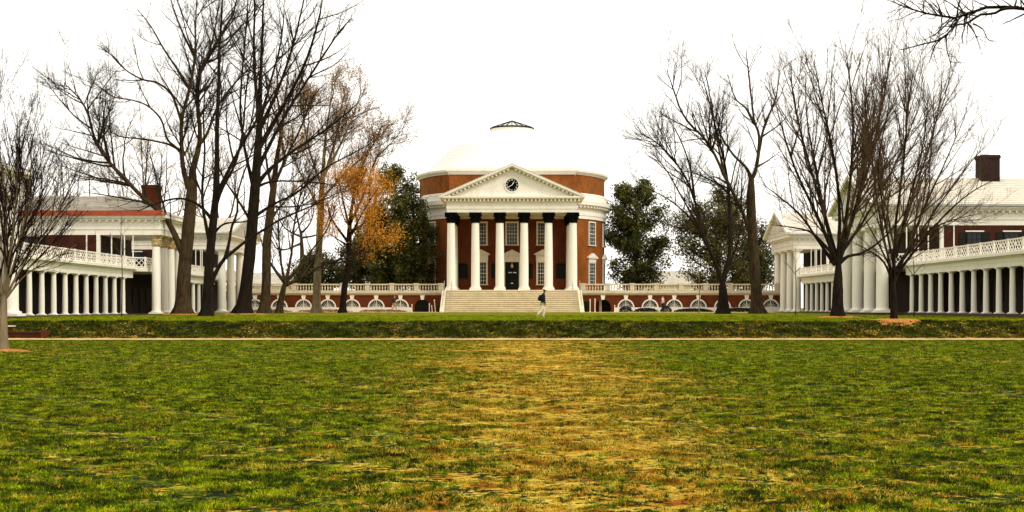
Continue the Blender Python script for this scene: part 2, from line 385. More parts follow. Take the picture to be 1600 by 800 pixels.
scatter('lawn_grass', 'short patchy grass of the lower lawn, green with straw yellow worn spots', [
    (7.5, 13, 380, .7, 1.45, hw), (13, 20, 220, .85, 1.6, hw), (20, 34, 100, 1.1, 2.1, hw), (34, 56.6, 34, 1.4, 2.5, hw)],
    [tuft(i, 24, .062, .031, .0058, 1.05) for i in range(6)])
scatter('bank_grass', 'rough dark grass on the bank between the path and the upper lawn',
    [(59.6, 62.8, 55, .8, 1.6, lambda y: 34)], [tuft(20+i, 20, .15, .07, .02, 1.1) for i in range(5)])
scatter('upper_lawn_grass', 'even bright green grass of the upper lawn before the steps',
    [(62.8, 72, 12, .8, 1.3, lambda y: 34), (72, 100, 3.5, .9, 1.4, lambda y: 36)], [tuft(40+i, 20, .2, .06, .03, .9) for i in range(4)])

# ------------------------------------------------------------------ generic building pieces
def col_mesh(r0, r1, z0, z1, n=24, ent=.012):
    pr = [(r0*1.0+(r1-r0)*u**1.6+ent*math.sin(PI*u)*r0, z0+(z1-z0)*u) for u in [i/8 for i in range(9)]]
    return MB().lathe(pr, n=n)
def place_col(parent, x, y, z, shaft, base, cap):
    o = link('column', shaft, parent, (x, y, z)); 
    if base: link('column_base', base, o)
    if cap: link('capital', cap, o)
    return o
def doric_set(H, r, m, sq=True, n=20):
    shaft = col_mesh(r, r*.83, .32*r*2, H-r*1.0, n).mesh(m, True)
    b = MB(); b.box(-r*1.38, r*1.38, -r*1.38, r*1.38, 0, r*.3)
    b.lathe([(r*1.3, r*.3), (r*1.36, r*.42), (r*1.3, r*.54), (r*1.08, r*.56), (r*1.04, r*.72)], n=n)
    c_ = MB(); c_.lathe([(r*.86, H-r*1.15), (r*.93, H-r*1.1), (r*.86, H-r*1.05), (r*.86, H-r*.7), (r*1.08, H-r*.42), (r*1.1, H-r*.36)], n=n)
    c_.box(-r*1.18, r*1.18, -r*1.18, r*1.18, H-r*.36, H-.002)
    return shaft, b.mesh(m, True), c_.mesh(m, True)
def window(root, M4, wd, h, cols, rows, hood=None, fw=.14, frame=None, name='window', label=None):
    """a sash window standing on the origin plane, looking along local -y"""
    fm = frame or M['white']
    f = MB(); f.box(-wd/2, -wd/2+fw, -.12, .03, 0, h); f.box(wd/2-fw, wd/2, -.12, .03, 0, h)
    f.box(-wd/2+fw, wd/2-fw, -.115, .03, h-fw, h); f.box(-wd/2-.06, wd/2+.06, -.18, .03, -.1, -.002)
    o = f.xf(M4).build(name, fm, root, label=label)
    g_ = MB(); g_.box(-wd/2+fw, wd/2-fw, -.03, .01, 0.001, h-fw); g_.xf(M4).build('pane', M['glass'], o)
    k = MB(); iw = wd-2*fw; ih = h-fw
    for i in range(1, cols): k.box(-iw/2+iw*i/cols-.016, -iw/2+iw*i/cols+.016, -.06, -.032, 0.002, ih-.002)
    for j in range(1, rows):
        tk = .035 if j == rows//2 else .016
        k.box(-iw/2+.001, iw/2-.001, -.064, -.034, ih*j/rows-tk, ih*j/rows+tk)
    k.xf(M4).build('glazing_bars', fm, o)
    if hood:
        hh = MB(); hw_ = wd/2+.28
        hh.box(-wd/2-.04, wd/2+.04, -.16, .03, h+.002, h+hood)
        hh.prism([(-hw_, h+hood+.002), (hw_, h+hood+.002), (hw_, h+hood+.12), (0, h+hood+.68), (-hw_, h+hood+.12)], -.34, .03)
        hh.prism([(-hw_+.35, h+hood+.125), (hw_-.35, h+hood+.125), (0, h+hood+.50)], -.36, -.342)
        hh.xf(M4).build('window_hood', fm, o)
    return o
def T(x, y, z, rz=0): return Matrix.Translation((x, y, z)) @ Matrix.Rotation(rz, 4, 'Z')
def lattice(parent, a, b_, z0, h, m, pitch=.42, post=2.4):
    """Chippendale railing from a to b: posts, two rails and crossed bars"""
    a = Vector((a[0], a[1], 0)); b_ = Vector((b_[0], b_[1], 0)); L = (b_-a).length; d = (b_-a)/L; nr = Vector((-d.y, d.x, 0))
    P = lambda s, z: a+d*s+Vector((0, 0, z0+z))
    rr = MB(); rr.bar(P(0, h-.04), P(L, h-.04), .09, .1, nr); rr.bar(P(0, .06), P(L, .06), .07, .08, nr)
    ro = rr.build('railing', m, parent)
    nb = max(1, round(L/post)); lt = MB(); ps = MB()
    for i in range(nb+1): 
        s = L*i/nb; ps.bar(P(s, 0), P(s, h+.03), .11, .115, nr)
    ps.build('railing_post', m, ro, kind='stuff')
    zb, zt = .1, h-.085; H = zt-zb
    for i in range(nb):
        s0 = L*i/nb+.055; s1 = L*(i+1)/nb-.055; W = s1-s0
        lt.bar(P((s0+s1)/2, zb), P((s0+s1)/2, zt), .04, .036, nr)
        for hf in (0, 1):
            q0 = s0+W/2*hf; w2 = W/2; k = -H
            c_ = 0
            while k < w2:
                for sg in (1, -1):
                    u0, v0, u1, v1 = k, 0, k+H, H
                    if u0 < 0: v0 = -u0; u0 = 0
                    if u1 > w2: v1 -= (u1-w2); u1 = w2
                    if u1-u0 > .05:
                        A = (q0+u0, zb+v0) if sg > 0 else (q0+w2-u0, zb+v0)
                        B = (q0+u1, zb+v1) if sg > 0 else (q0+w2-u1, zb+v1)
                        lt.bar(P(*A), P(*B), .045, .03 if sg > 0 else .034, nr)
                k += pitch
    lt.build('lattice', m, ro, kind='stuff')
    return ro

# ------------------------------------------------------------------ the rotunda
GZ = .94
rot = thing('rotunda', 'domed round brick rotunda with white columned portico and clock in its pediment', 'building', (0, 168, GZ))
rot.location = (0, 0, 0)
CX, CY, RD = 0, 168, 12.1
FL = 3.5
mb = MB(); mb.lathe([(RD, .9), (RD, 12.6)], (CX, CY, 0), 96, cap=False); mb.build('drum_wall', M['brickd'], rot, True)
mb = MB(); mb.lathe([(RD-.1, 12.55), (12.25, 12.55), (12.25, 12.95), (12.32, 12.97), (12.32, 13.3), (12.22, 13.32), (12.22, 13.75), (12.45, 13.85), (12.85, 14.2), (13.0, 14.25), (13.05, 14.75), (12.55, 14.85), (12.45, 14.86), (12.45, 15.6), (12.35, 15.72), (RD-.1, 15.72)], (CX, CY, 0), 128, cap=False)
mb.build('drum_entablature', M['white'], rot, True)
mb = MB()
for i in range(120):
    a = 2*PI*i/120
    if math.sin(a) > .3: continue
    q = MB().box(12.2, 12.8, -.13, .13, 13.93, 14.17)
    q.xf(T(CX, CY, 0, a)); mb.add(q.v, q.f)
mb.build('modillions', M['white'], rot, kind='stuff')
mb = MB(); mb.lathe([(12.47, 13.86), (12.47, 14.17)], (CX, CY, 0), 96, cap=False); mb.build('shaded_cornice_bed', M['tan'], rot, True)
mb = MB(); mb.lathe([(RD, 15.6), (RD, 18.05)], (CX, CY, 0), 96, cap=False); mb.build('attic_wall', M['attic'], rot, True)
mb = MB(); mb.lathe([(RD-.2, 18.0), (12.2, 18.0), (12.25, 18.1), (12.55, 18.3), (12.6, 18.55), (12.3, 18.62), (11.4, 18.7)], (CX, CY, 0), 128, cap=False)
mb.build('attic_cornice', M['white'], rot, True)
pr = [(11.6, 18.6)]; r_, z_ = 11.3, 18.75
for k in range(6):
    pr += [(r_, z_), (r_-.12, z_+.5)]; r_ -= .62; z_ += .59
    pr += [(r_+.0, z_-.07)]
pr += [(7.5, 22.3), (7.3, 22.4)]
for k in range(1, 9):
    u = k/8; rr = 7.3+(2.7-7.3)*u; pr.append((rr, 22.4+2.0*(1-(rr/7.3)**2)/(1-(2.7/7.3)**2)))
mb = MB(); mb.lathe(pr, (CX, CY, 0), 96, cap=False); dm = mb.build('dome', M['dome'], rot, True)
mb = MB()
for k in range(48):
    a = 2*PI*k/48; pts = [(rr*math.cos(a)+CX, rr*math.sin(a)+CY, zz+.03) for rr, zz in pr[-9:]]
    for p, q in zip(pts[:-1], pts[1:]): mb.bar(p, q, .05, .06, (0, 0, 1))
mb.build('dome_seams', M['dome'], dm, kind='stuff')
mb = MB(); mb.lathe([(2.9, 24.2), (2.95, 24.3), (2.8, 24.4), (2.8, 24.75), (2.9, 24.8)], (CX, CY, 0), 48); sk = mb.build('skylight', M['white'], rot, True)
mb = MB(); mb.lathe([(2.86, 24.8), (2.92, 24.84), (2.92, 25.0), (2.7, 25.06), (2.6, 24.85)], (CX, CY, 0), 48); mb.build('skylight_rim', M['dark'], sk, True)
m, t, n, b = newmat('skylight_glass'); b.inputs['Base Color'].default_value = (.75, .74, .7, 1); b.inputs['Roughness'].default_value = .15; M['skyglass'] = m
mb = MB(); mb.lathe([(2.68, 25.06), (.08, 25.95)], (CX, CY, 0), 24); mb.build('pane', M['skyglass'], sk)
mb = MB()
for k in range(24):
    a = 2*PI*k/24; mb.bar((CX+2.68*math.cos(a), CY+2.68*math.sin(a), 25.09), (CX+.1*math.cos(a), CY+.1*math.sin(a), 26.0), .10, .08, (0, 0, 1))
mb.build('skylight_bars', M['dark'], sk, kind='stuff')
for th, hood in ((56, 1), (78, 1), (-56, 1), (-78, 1), (34, 0)):
    if th == 34: continue
    a = R(th); x, y = CX+RD*math.sin(a), CY-RD*math.cos(a)
    window(rot, T(x, y, 9.35, a), 1.7, 2.95, 4, 6)
    window(rot, T(x, y, 4.45, a), 1.7, 2.75, 4, 6, hood=.45)
# straight block behind the portico
BY = 155.0
mb = MB(); mb.box(-7.6, 7.6, BY, BY+5, .9, 12.2); mb.build('portico_wall', M['brick'], rot)
mb = MB(); mb.box(-7.65, 7.65, BY-.14, BY+5, 12.2, 12.6); mb.build('wall_cornice', M['cream'], rot)
mb = MB(); mb.box(-7.6, 7.6, BY, BY+5, 14.4, 17.6); mb.build('attic_block', M['attic'], rot)
mb = MB(); mb.box(-7.7, 7.7, BY-.1, BY+5, 17.602, 17.8); mb.box(-7.85, 7.85, BY-.25, BY+5, 17.802, 18.0); mb.box(-8.0, 8.0, BY-.42, BY+5.2, 18.002, 18.32); mb.build('block_cornice', M['white'], rot)
# podium, floor
mb = MB(); mb.box(-7.75, 7.75, 146.9, BY, .9, FL-.12); mb.build('podium', M['stone'], rot)
mb = MB(); mb.box(-7.8, 7.8, 146.8, BY-.002, FL-.118, FL); mb.build('portico_floor', M['stone'], rot)
# columns
r = .5; H = 12.45-FL
shaft = col_mesh(r, r*.86, .42, H-1.15, 28).mesh(M['column'], True)
q = MB(); q.box(-.68, .68, -.68, .68, 0, .16); q.lathe([(.64, .16), (.68, .22), (.64, .29), (.57, .31), (.55, .35), (.6, .38), (.56, .42)], n=28); cbase = q.mesh(M['column'], True)
q = MB(); rc = random.Random(3)
q.lathe([(.45, H-1.2), (.5, H-1.18), (.54, H-1.0), (.52, H-.8), (.6, H-.62), (.57, H-.5), (.66, H-.25), (.7, H-.12)], n=20)
q.box(-.7, .7, -.7, .7, H-.125, H-.003)
for i in range(40):                      # carved leaves and volutes under the netting
    a = rc.uniform(0, 2*PI); zz = rc.uniform(H-1.1, H-.2); rr = .5+(zz-(H-1.2))*.2
    q.lathe([(.02, -.12), (.1, -.04), (.11, .06), (.03, .13)], (rr*math.cos(a), rr*math.sin(a), zz), 6)
for sx in (-1, 1):
    for sy in (-1, 1): q.box(min(sx*.45, sx*.72), max(sx*.45, sx*.72), min(sy*.45, sy*.72), max(sy*.45, sy*.72), H-.42, H-.13)
ccap = q.mesh(M['black'], False)
for i in range(6): place_col(rot, -7.04+i*2.816, 148.0, FL, shaft, cbase, ccap)
for s in (-1, 1):
    for yy in (151.3, 154.2): place_col(rot, s*7.0, yy, FL, shaft, cbase, ccap)
# entablature
mb = MB()
for (x, y, d) in ((7.5, 147.45, 1.1),):
    for (e, z0, z1) in ((0, 12.45, 12.85), (.06, 12.852, 13.2), (.0, 13.202, 13.62), (.14, 13.622, 13.75)):
        mb.box(-x-e, x+e, y-e, y+d, z0, z1)
        for s in (-1, 1): mb.box(min(s*(x+e), s*(x-1.1)), max(s*(x+e), s*(x-1.1)), y+d+.001, BY-.15, z0, z1)
mb.box(-8.0, 8.0, 146.95, BY, 13.97, 14.08); mb.box(-8.2, 8.2, 146.75, BY, 14.082, 14.28)
mb.build('portico_entablature', M['white'], rot)
mb = MB(); mb.box(-7.66, 7.66, 147.28, BY-.2, 13.752, 13.968); mb.build('shaded_cornice_bed', M['tan'], rot)  # tan bed darkens the modillion gaps, shade by colour
mb = MB()
for i in range(35):
    x = -7.7+15.4*i/34; mb.box(x-.11, x+.11, 146.98, 147.4, 13.72, 13.968)
mb.build('modillions', M['white'], rot, kind='stuff')
mb = MB(); mb.box(-6.4, 6.4, 148.56, BY-.15, 12.62, 12.7); mb.build('portico_ceiling', M['cream'], rot)
AP = 17.95; sl_ = (AP-14.3)/8.35
mb = MB(); mb.prism([(-7.4, 14.285), (7.4, 14.285), (0, 17.4)], 147.5, 147.9); mb.build('tympanum', M['white'], rot)
mb = MB()
for s in (-1, 1):
    def P(x, off): return (s*x, AP-sl_*x+off)
    for (off0, off1, y0, xe) in ((-.22, 0, 146.7, 8.35), (-.36, -.222, 146.95, 8.0), (-.68, -.362, 147.38, 7.3)):
        pts = [P(0, off0), P(xe, off0), P(xe, off1), P(0, off1)]
        if s < 0: pts = pts[::-1]
        mb.prism(pts, y0, BY+.0)
mb.build('raking_cornice', M['white'], rot)
mb = MB()
for s in (-1, 1):
    pts = [(0, AP-.56), (s*7.55, AP-sl_*7.55-.56), (s*7.55, AP-sl_*7.55-.365), (0, AP-.365)]
    mb.prism(pts if s > 0 else pts[::-1], 147.3, 147.379)
mb.build('shaded_cornice_bed', M['tan'], rot)
mb = MB()
for s in (-1, 1):
    for i in range(1, 17):
        x = i*.45; z = AP-sl_*x-.47
        mb.add(*(lambda q: (q.v, q.f))(MB().box(s*x-.12, s*x+.12, 146.97, 147.299, z-.08, z+.1)))
mb.build('modillions', M['white'], rot, kind='stuff')
mb = MB()
for s in (-1, 1):
    pts = [(0, AP+.002), (s*8.3, 14.34+.002), (s*8.3, 14.40), (0, AP+.08)]
    if s < 0: pts = pts[::-1]
    mb.prism(pts, 146.68, BY)
mb.build('portico_roof', M['roofw'], rot)
# clock
clz = 15.6
ring = MB(); ring.lathe([(.74, 0), (.74, .08), (.82, .12), (.9, .08), (.92, 0)], n=48)
ck = ring.xf(Matrix.Translation((0, 147.5, clz)) @ Matrix.Rotation(R(90), 4, 'X')).build('clock', M['white'], rot, True)
q = MB(); q.lathe([(.75, 0), (.75, .04)], n=48); q.xf(Matrix.Translation((0, 147.5, clz)) @ Matrix.Rotation(R(90), 4, 'X')).build('dial', M['black'], ck)
clock_white = plain('clock_white', (.78, .77, .72), .5, .1)
romans = ['XII', 'I', 'II', 'III', 'IIII', 'V', 'VI', 'VII', 'VIII', 'IX', 'X', 'XI']
def text_mesh(s, size, m, ext=.01):
    cu = bpy.data.curves.new('txt', 'FONT'); cu.body = s; cu.size = size; cu.extrude = ext; cu.align_x = 'CENTER'; cu.align_y = 'CENTER'
    cu.offset = .004*size/.2
    o = bpy.data.objects.new('txt', cu); C.objects.link(o); dg = bpy.context.evaluated_depsgraph_get()
    me = bpy.data.meshes.new_from_object(o.evaluated_get(dg)); bpy.data.objects.remove(o); me.materials.clear(); me.materials.append(m); return me
for i, s in enumerate(romans):
    a = -2*PI*i/12; me = text_mesh(s, .2, clock_white)
    Mx = Matrix.Translation((.58*math.sin(-a), 147.44, clz+.58*math.cos(a))) @ Matrix.Rotation(R(90), 4, 'X') @ Matrix.Rotation(a, 4, 'Z')
    me.transform(Mx); link('numeral', me, ck)
for ang, L, wd in ((49*0+33, .5, .075), (240, .66, .06)):
    a = R(ang); d = Vector((math.sin(a), 0, math.cos(a))); c0 = Vector((0, 147.42-(.015 if L > .6 else 0), clz)); u = Vector((d.z, 0, -d.x))
    q = MB(); q.add([c0-u*wd*.3-d*.1, c0+u*wd*.3-d*.1, c0+u*wd*.6+d*L*.6, c0+d*L, c0-u*wd*.6+d*L*.6]+[p+Vector((0, -.012, 0)) for p in (c0-u*wd*.3-d*.1, c0+u*wd*.3-d*.1, c0+u*wd*.6+d*L*.6, c0+d*L, c0-u*wd*.6+d*L*.6)],
          [(0,1,2,3,4),(9,8,7,6,5),(0,5,6,1),(1,6,7,2),(2,7,8,3),(3,8,9,4),(4,9,5,0)])
    q.build('clock_hand', clock_white, ck)
# windows, door, tablets of the portico wall
for x in (-3.75, 0, 3.75):
    window(rot, T(x, BY, 9.1), 1.62, 2.8, 4, 6, frame=M['cream'], fw=.2)
for x in (-3.75, 3.75):
    window(rot, T(x, BY, 4.3), 1.62, 2.85, 4, 6, hood=.7, frame=M['cream'], fw=.2)
d_ = MB(); d_.box(-.98, -.84, BY-.14, BY+.02, FL+.002, 7.0); d_.box(.84, .98, BY-.14, BY+.02, FL+.002, 7.0)
d_.box(-1.05, 1.05, BY-.16, BY+.02, 7.002, 7.75); d_.prism([(-1.3, 7.752), (1.3, 7.752), (1.3, 7.87), (0, 8.5), (-1.3, 7.87)], BY-.34, BY+.02)
do = d_.build('door_frame', M['cream'], rot)
dr = MB()
for s in (-1, 1):
    x0, x1 = (s*.012, s*.84); x0, x1 = min(x0, x1), max(x0, x1)
    dr = MB(); dr.box(x0, x1, BY-.04, BY+.01, FL+.004, 6.998)
    for z0, z1 in ((3.75, 4.55), (4.75, 5.75), (5.95, 6.8)):
        dr.box(x0+.12, x1-.12, BY-.055, BY-.041, z0, z1); dr.box(x0+.2, x1-.2, BY-.07, BY-.056, z0+.08, z1-.08)
    dd = dr.build('door', M['dark'], do)
brass = plain('brass', (.62, .43, .13), .35, .2, 5, 0, 0, None, .5, .8)
q = MB(); q.lathe([(.03, 0), (.13, .05), (.17, .2), (.13, .38), (.05, .45), (.01, .7)], (0, BY-.5, 6.25), 8); q.build('lantern', brass, rot)
for (x, z, w2) in ((-.32, 5.72, .13), (-.1, 5.72, .09), (.22, 5.72, .1), (.42, 5.72, .12), (0, 4.42, .16)):
    q = MB(); q.box(x-w2*.8, x+w2*.8, BY-.085, BY-.071, z-.05, z+.05); q.build('notice', clock_white, do)
for x in (-5.95, -2.05, 2.05, 5.95):
    q = MB(); wv = .62 if abs(x) > 3 else .45; zz = 5.0
    q.box(x-wv, x+wv, BY-.06, BY+.01, zz, zz+1.75); q.box(x-wv+.1, x+wv-.1, BY-.08, BY-.061, zz+.1, zz+1.65); q.lathe([(.01, -.02), (wv*.8, 0), (wv*.8, .06)], (x, BY-.0, zz+1.75), 16)
    q.build('bronze_tablet', M['dark'], rot)

# steps
st = thing('stone_staircase', 'wide pale stone steps climbing to the portico of the rotunda', 'steps')
NS = 12
for i in range(NS):
    z0 = .93+(FL-.002-.93)*i/NS; z1 = .93+(FL-.002-.93)*(i+1)/NS; y0 = 141.6+i*.43
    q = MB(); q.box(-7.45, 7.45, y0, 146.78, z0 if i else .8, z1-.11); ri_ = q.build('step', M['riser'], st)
    q = MB(); rr_ = random.Random(i); xq = -7.47
    while xq < 7.46:
        x2 = min(7.47, xq+rr_.uniform(1.3, 2.4)); e_ = rr_.uniform(-.012, .012); q.box(xq+.006, x2-.006, y0-.09+e_, 146.79, z1-.109, z1+e_*.4); xq = x2
    q.build('tread', M['stone'], ri_)
for s in (-1, 1):
    q = MB(); a, b_ = (7.5, 8.0); x0, x1 = sorted((s*a, s*b_))
    q.add([(x0, 141.3, .8), (x1, 141.3, .8), (x1, 146.8, .8), (x0, 146.8, .8), (x0, 141.3, 1.05), (x1, 141.3, 1.05), (x1, 146.8, 3.45), (x0, 146.8, 3.45)],
          [(0,3,2,1),(4,5,6,7),(0,1,5,4),(1,2,6,5),(2,3,7,6),(3,0,4,7)])
    q.build('cheek_wall', M['stone'], st)
    for xx in (s*6.9, s*7.75):
        q = MB()
        for k in range(5):
            u = k/4; q.bar((xx, 141.7+u*5.0, 1.0+u*2.5), (xx, 141.7+u*5.0, 2.0+u*2.5), .035, .035, (1, 0, 0))
        q.bar((xx, 141.5, 1.95), (xx, 146.8, 4.55), .05, .05, (1, 0, 0)); q.build('handrail', M['metal'], st)

# ------------------------------------------------------------------ terrace wings with lunettes
WY = 150.0; WZ0 = .9
def arc_bay(mb, xc, hw_, zb, zt, r, zs, y, depth, n=16):
    """wall face of one bay with a round-headed hole of radius r springing at zs (plain down to zb at the sides)"""
    arc = [(xc+r*math.cos(PI-PI*i/n), zs+r*math.sin(PI*i/n)) for i in range(n+1)]
    outp = []
    for (x, z) in arc:
        dx, dz = x-xc, z-zs; k = 1e9
        if abs(dx) > 1e-6: k = min(k, hw_/abs(dx))
        if dz > 1e-6: k = min(k, (zt-zs)/dz)
        outp.append((xc+dx*k, zs+dz*k))
    k0 = len(mb.v)
    mb.v += [(x, y, z) for x, z in arc]+[(x, y, z) for x, z in outp]+[(x, y+depth, z) for x, z in arc]
    N = n+1
    for i in range(n):
        mb.f.append((k0+i, k0+N+i, k0+N+i+1, k0+i+1)); mb.f.append((k0+i, k0+i+1, k0+2*N+i+1, k0+2*N+i))
    for c_ in (-1, 1):       # corner triangles
        if outp: pass
    # corners
    for sgn in (-1, 1):
        idx = [i for i in range(n) if (outp[i][1] < zt-1e-6) != (outp[i+1][1] < zt-1e-6) and (outp[i][0]-xc)*sgn > 0]
        for i in idx:
            j = len(mb.v); mb.v.append((xc+sgn*hw_, y, zt)); mb.f.append((k0+N+i, j, k0+N+i+1))
def wing(s, label, centers, doorx, x_in, x_out):
    root = thing('terrace_wing', label, 'building')
    wall = MB(); zt = 2.94; zs = 1.5; ri = .93
    cs = [(c_, 'w') for c_ in centers]+[(doorx, 'd')]; cs.sort(key=lambda q: q[0])
    edges = [x_in]+[(cs[i][0]+cs[i+1][0])/2 for i in range(len(cs)-1)]+[x_out]
    lo = sorted((x_in, x_out)); edges = sorted(edges); edges[0] = lo[0]; edges[-1] = lo[1]
    for i, (xc, k) in enumerate(cs):
        h_ = min(xc-edges[i], edges[i+1]-xc)
        arc_bay(wall, xc, h_, zs, zt, ri, zs, WY, .45)
        if k == 'd':
            for (xa, xb) in ((edges[i], xc-ri), (xc+ri, edges[i+1])): wall.box(xa, xb, WY, WY+.45, .85, zs)
        for (xa, xb) in ((edges[i], xc-h_), (xc+h_, edges[i+1])):
            if xb-xa > .01: wall.add([(xa, WY, zs), (xb, WY, zs), (xb, WY, zt), (xa, WY, zt)], [(0, 1, 2, 3)])
    wall.box(lo[0], lo[1], WY+5.5, WY+6, .85, zt); wall.box(lo[0], lo[0]+.3, WY+.46, WY+5.5, .85, zt); wall.box(lo[1]-.3, lo[1], WY+.46, WY+5.5, .85, zt)
    wall.build('arcade_wall', M['brick'], root)
    base = MB()
    for i, (xc, k) in enumerate(cs):
        if k == 'w': base.box(edges[i], edges[i+1], WY-.05, WY+.3, .85, zs-.002)
    base.build('wall_base', M['white'], root)
    for xc, k in cs:
        q = MB()
        q.prism([(xc-.17, 2.4), (xc+.17, 2.4), (xc+.27, 2.938), (xc-.27, 2.938)], WY-.08, WY+.02); q.build('keystone', M['white'], root)
        if k == 'w':
            fr = MB(); n_ = 20
            pts = lambda r_: [(xc+r_*math.cos(PI-PI*i/n_), zs+r_*math.sin(PI*i/n_)) for i in range(n_+1)]
            def band(r0, r1, y0, y1):
                a_, b_ = pts(r0), pts(r1); k0 = len(fr.v)
                for y in (y0, y1): fr.v += [(x, y, z) for x, z in a_]+[(x, y, z) for x, z in b_]
                N = n_+1
                for i in range(n_):
                    fr.f += [(k0+i, k0+i+1, k0+N+i+1, k0+N+i), (k0+2*N+i, k0+3*N+i, k0+3*N+i+1, k0+2*N+i+1),
                             (k0+N+i, k0+N+i+1, k0+3*N+i+1, k0+3*N+i), (k0+i, k0+2*N+i, k0+2*N+i+1, k0+i+1)]
            band(.84, .985, WY-.05, WY+.1)
            fr.box(xc-1.0, xc+1.0, WY-.08, WY+.1, zs, zs+.07)
            wo = fr.build('lunette_window', M['white'], root)
            gl = MB(); k0 = 0; p_ = pts(.85)
            gl.prism(p_[::-1], WY+.08, WY+.12); gl.build('pane', M['glass'], wo)
            fr = MB(); band(.40, .43, WY+.03, WY+.07); band(.1, .13, WY+.03, WY+.07); 
            for i in range(1, 10):
                a_ = PI*i/10; r0 = .1; th = .07 if i == 5 else .022
                fr.bar((xc+r0*math.cos(a_), WY+.045, zs+r0*math.sin(a_)), (xc+.85*math.cos(a_), WY+.045, zs+.85*math.sin(a_)), th, .03)
            fr.build('glazing_bars', M['white'], wo)
    co_ = MB(); co_.box(lo[0], lo[1], WY-.06, WY+6, 2.942, 3.05); co_.box(lo[0], lo[1], WY-.2, WY+6, 3.052, 3.16); co_.box(lo[0]-.05, lo[1]+.05, WY-.3, WY+6.1, 3.162, 3.3)
    co_.build('cornice', M['balus'], root)
    pl = MB(); pl.box(lo[0], lo[1], WY-.1, WY+.3, 3.302, 3.5); pl.build('balustrade_plinth', M['balus'], root)
    L_ = lo[1]-lo[0]; nb = round(L_/2.85)
    prof = [(.05, 0), (.075, .05), (.05, .1), (.05, .13), (.095, .28), (.08, .38), (.04, .5), (.045, .54), (.07, .57), (.07, .6)]
    for i in range(nb+1):
        x = lo[0]+.3+(L_-.6)*i/nb; q = MB(); q.box(x-.28, x+.28, WY-.12, WY+.32, 3.502, 4.13); q.box(x-.33, x+.33, WY-.17, WY+.37, 4.132, 4.34); q.build('pedestal', M['balus'], root)
        if i < nb:
            x2 = lo[0]+.3+(L_-.6)*(i+1)/nb; q = MB(); w_ = x2-x-.56; k_ = int(w_/.29)
            for j in range(k_):
                q.lathe(prof, (x+.28+w_*(j+.5)/k_, WY+.1, 3.505), 8)
            q.build('balusters', M['balus'], root, True, kind='stuff')
            q = MB(); q.box(x+.281, x2-.281, WY-.06, WY+.26, 4.11, 4.27); q.build('coping', M['balus'], root)
    return root
LC = [-13.07-2.84*i for i in range(7)]; RC = [13.35+2.83*i for i in range(7)]
wl = wing(-1, 'long low brick terrace wing left of the rotunda steps, half-round windows, balustrade', LC, -10.5, -8.05, -31.6)
wr = wing(1, 'long low brick terrace wing right of the rotunda steps, half-round windows, open archway', RC, 10.65, 8.05, 31.6)
q = MB(); q.box(-11.4, -9.6, WY+.2, WY+.26, .9, 2.5); q.box(-11.3, -10.55, WY+.15, WY+.199, 1.0, 1.7); q.box(-10.45, -9.7, WY+.15, WY+.199, 1.0, 1.7); q.box(-10.53, -10.47, WY+.15, WY+.199, .95, 2.4)
q.build('arched_door', M['dark'], wl)
q = MB(); q.box(9.75, 10.25, WY+1.2, WY+1.5, .9, 2.9); q.build('inner_pier', M['brick'], wr)
q = MB(); q.box(10.3, 10.6, WY+1.2, WY+1.5, .9, 2.9); q.build('inner_jamb', M['white'], wr)
q = MB(); q.box(10.62, 11.6, WY+1.5, WY+1.6, .9, 2.9); q.build('inner_door', M['dark'], wr)

# ------------------------------------------------------------------ colonnades
def colonnade(s, y0, y1, first, step, count, label, dz=0.0, group='white colonnades along the lawn'):
    root = thing('colonnade', label, 'colonnade', group=None)
    X = 32.0; fz = .95+dz; zt = 3.95+dz*1.2
    sh, ba, ca = CS[0] if dz == 0 else CS[1]
    for i in range(count):
        y = first+i*step
        if y > y1-.1 or y < y0: continue
        o = place_col(root, s*X, y, fz, sh, ba, ca)
    def bx(mb, xa, xb, ya, yb, za, zb): mb.box(min(s*xa, s*xb), max(s*xa, s*xb), ya, yb, za, zb)
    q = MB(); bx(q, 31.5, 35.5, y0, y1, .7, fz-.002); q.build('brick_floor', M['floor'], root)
    q = MB()
    bx(q, 31.75, 32.25, y0, y1, zt, zt+.3); bx(q, 31.72, 32.27, y0-.001, y1+.001, zt+.302, zt+.6)
    bx(q, 31.6, 33, y0-.05, y1+.05, zt+.602, zt+.7); bx(q, 31.35, 33, y0-.1, y1+.1, zt+.702, zt+.88)
    q.build('entablature', M['white'], root)
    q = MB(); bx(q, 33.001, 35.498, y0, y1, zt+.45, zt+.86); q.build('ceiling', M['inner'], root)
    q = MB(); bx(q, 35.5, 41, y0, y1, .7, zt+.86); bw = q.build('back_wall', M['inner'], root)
    k = y0+1.2; j = 0
    while k < y1-1.2:
        q = MB(); ww = .5 if j % 2 == 0 else .6; z0 = fz if j % 2 == 0 else fz+.8
        bx(q, 35.46, 35.52, k-ww-.1, k+ww+.1, z0, fz+2.35); o = q.build('door' if j % 2 == 0 else 'window', M['shade'], bw)
        q = MB(); bx(q, 35.42, 35.459, k-ww, k+ww, z0+.05, fz+2.2); q.build('shutter', M['shade'], o)
        k += 2.2; j += 1
    lattice(root, (s*31.62, y0), (s*31.62, y1), zt+.88, .85, M['white'])
    return root
CS = [doric_set(3.0, .205, M['column']), doric_set(3.03, .2, M['column'])]
colonnade(-1, 80.5, 107.2, 84.8, 2.27, 10, 'white colonnade with lattice railing at the far left between two pavilions')
colonnade(-1, 116.8, 136.6, 119.4, 2.25, 8, 'short stretch of white colonnade at left, seen behind the big tree trunks')
colonnade(1, 72, 103.2, 74.4-1.8+.1, 2.28, 14, 'long white colonnade with lattice railing at the far right under the chimneyed pavilion', .12)
colonnade(1, 116.2, 140.4, 118.6, 2.25, 10, 'short stretch of white colonnade at right, between the two right-hand pavilions', .12)

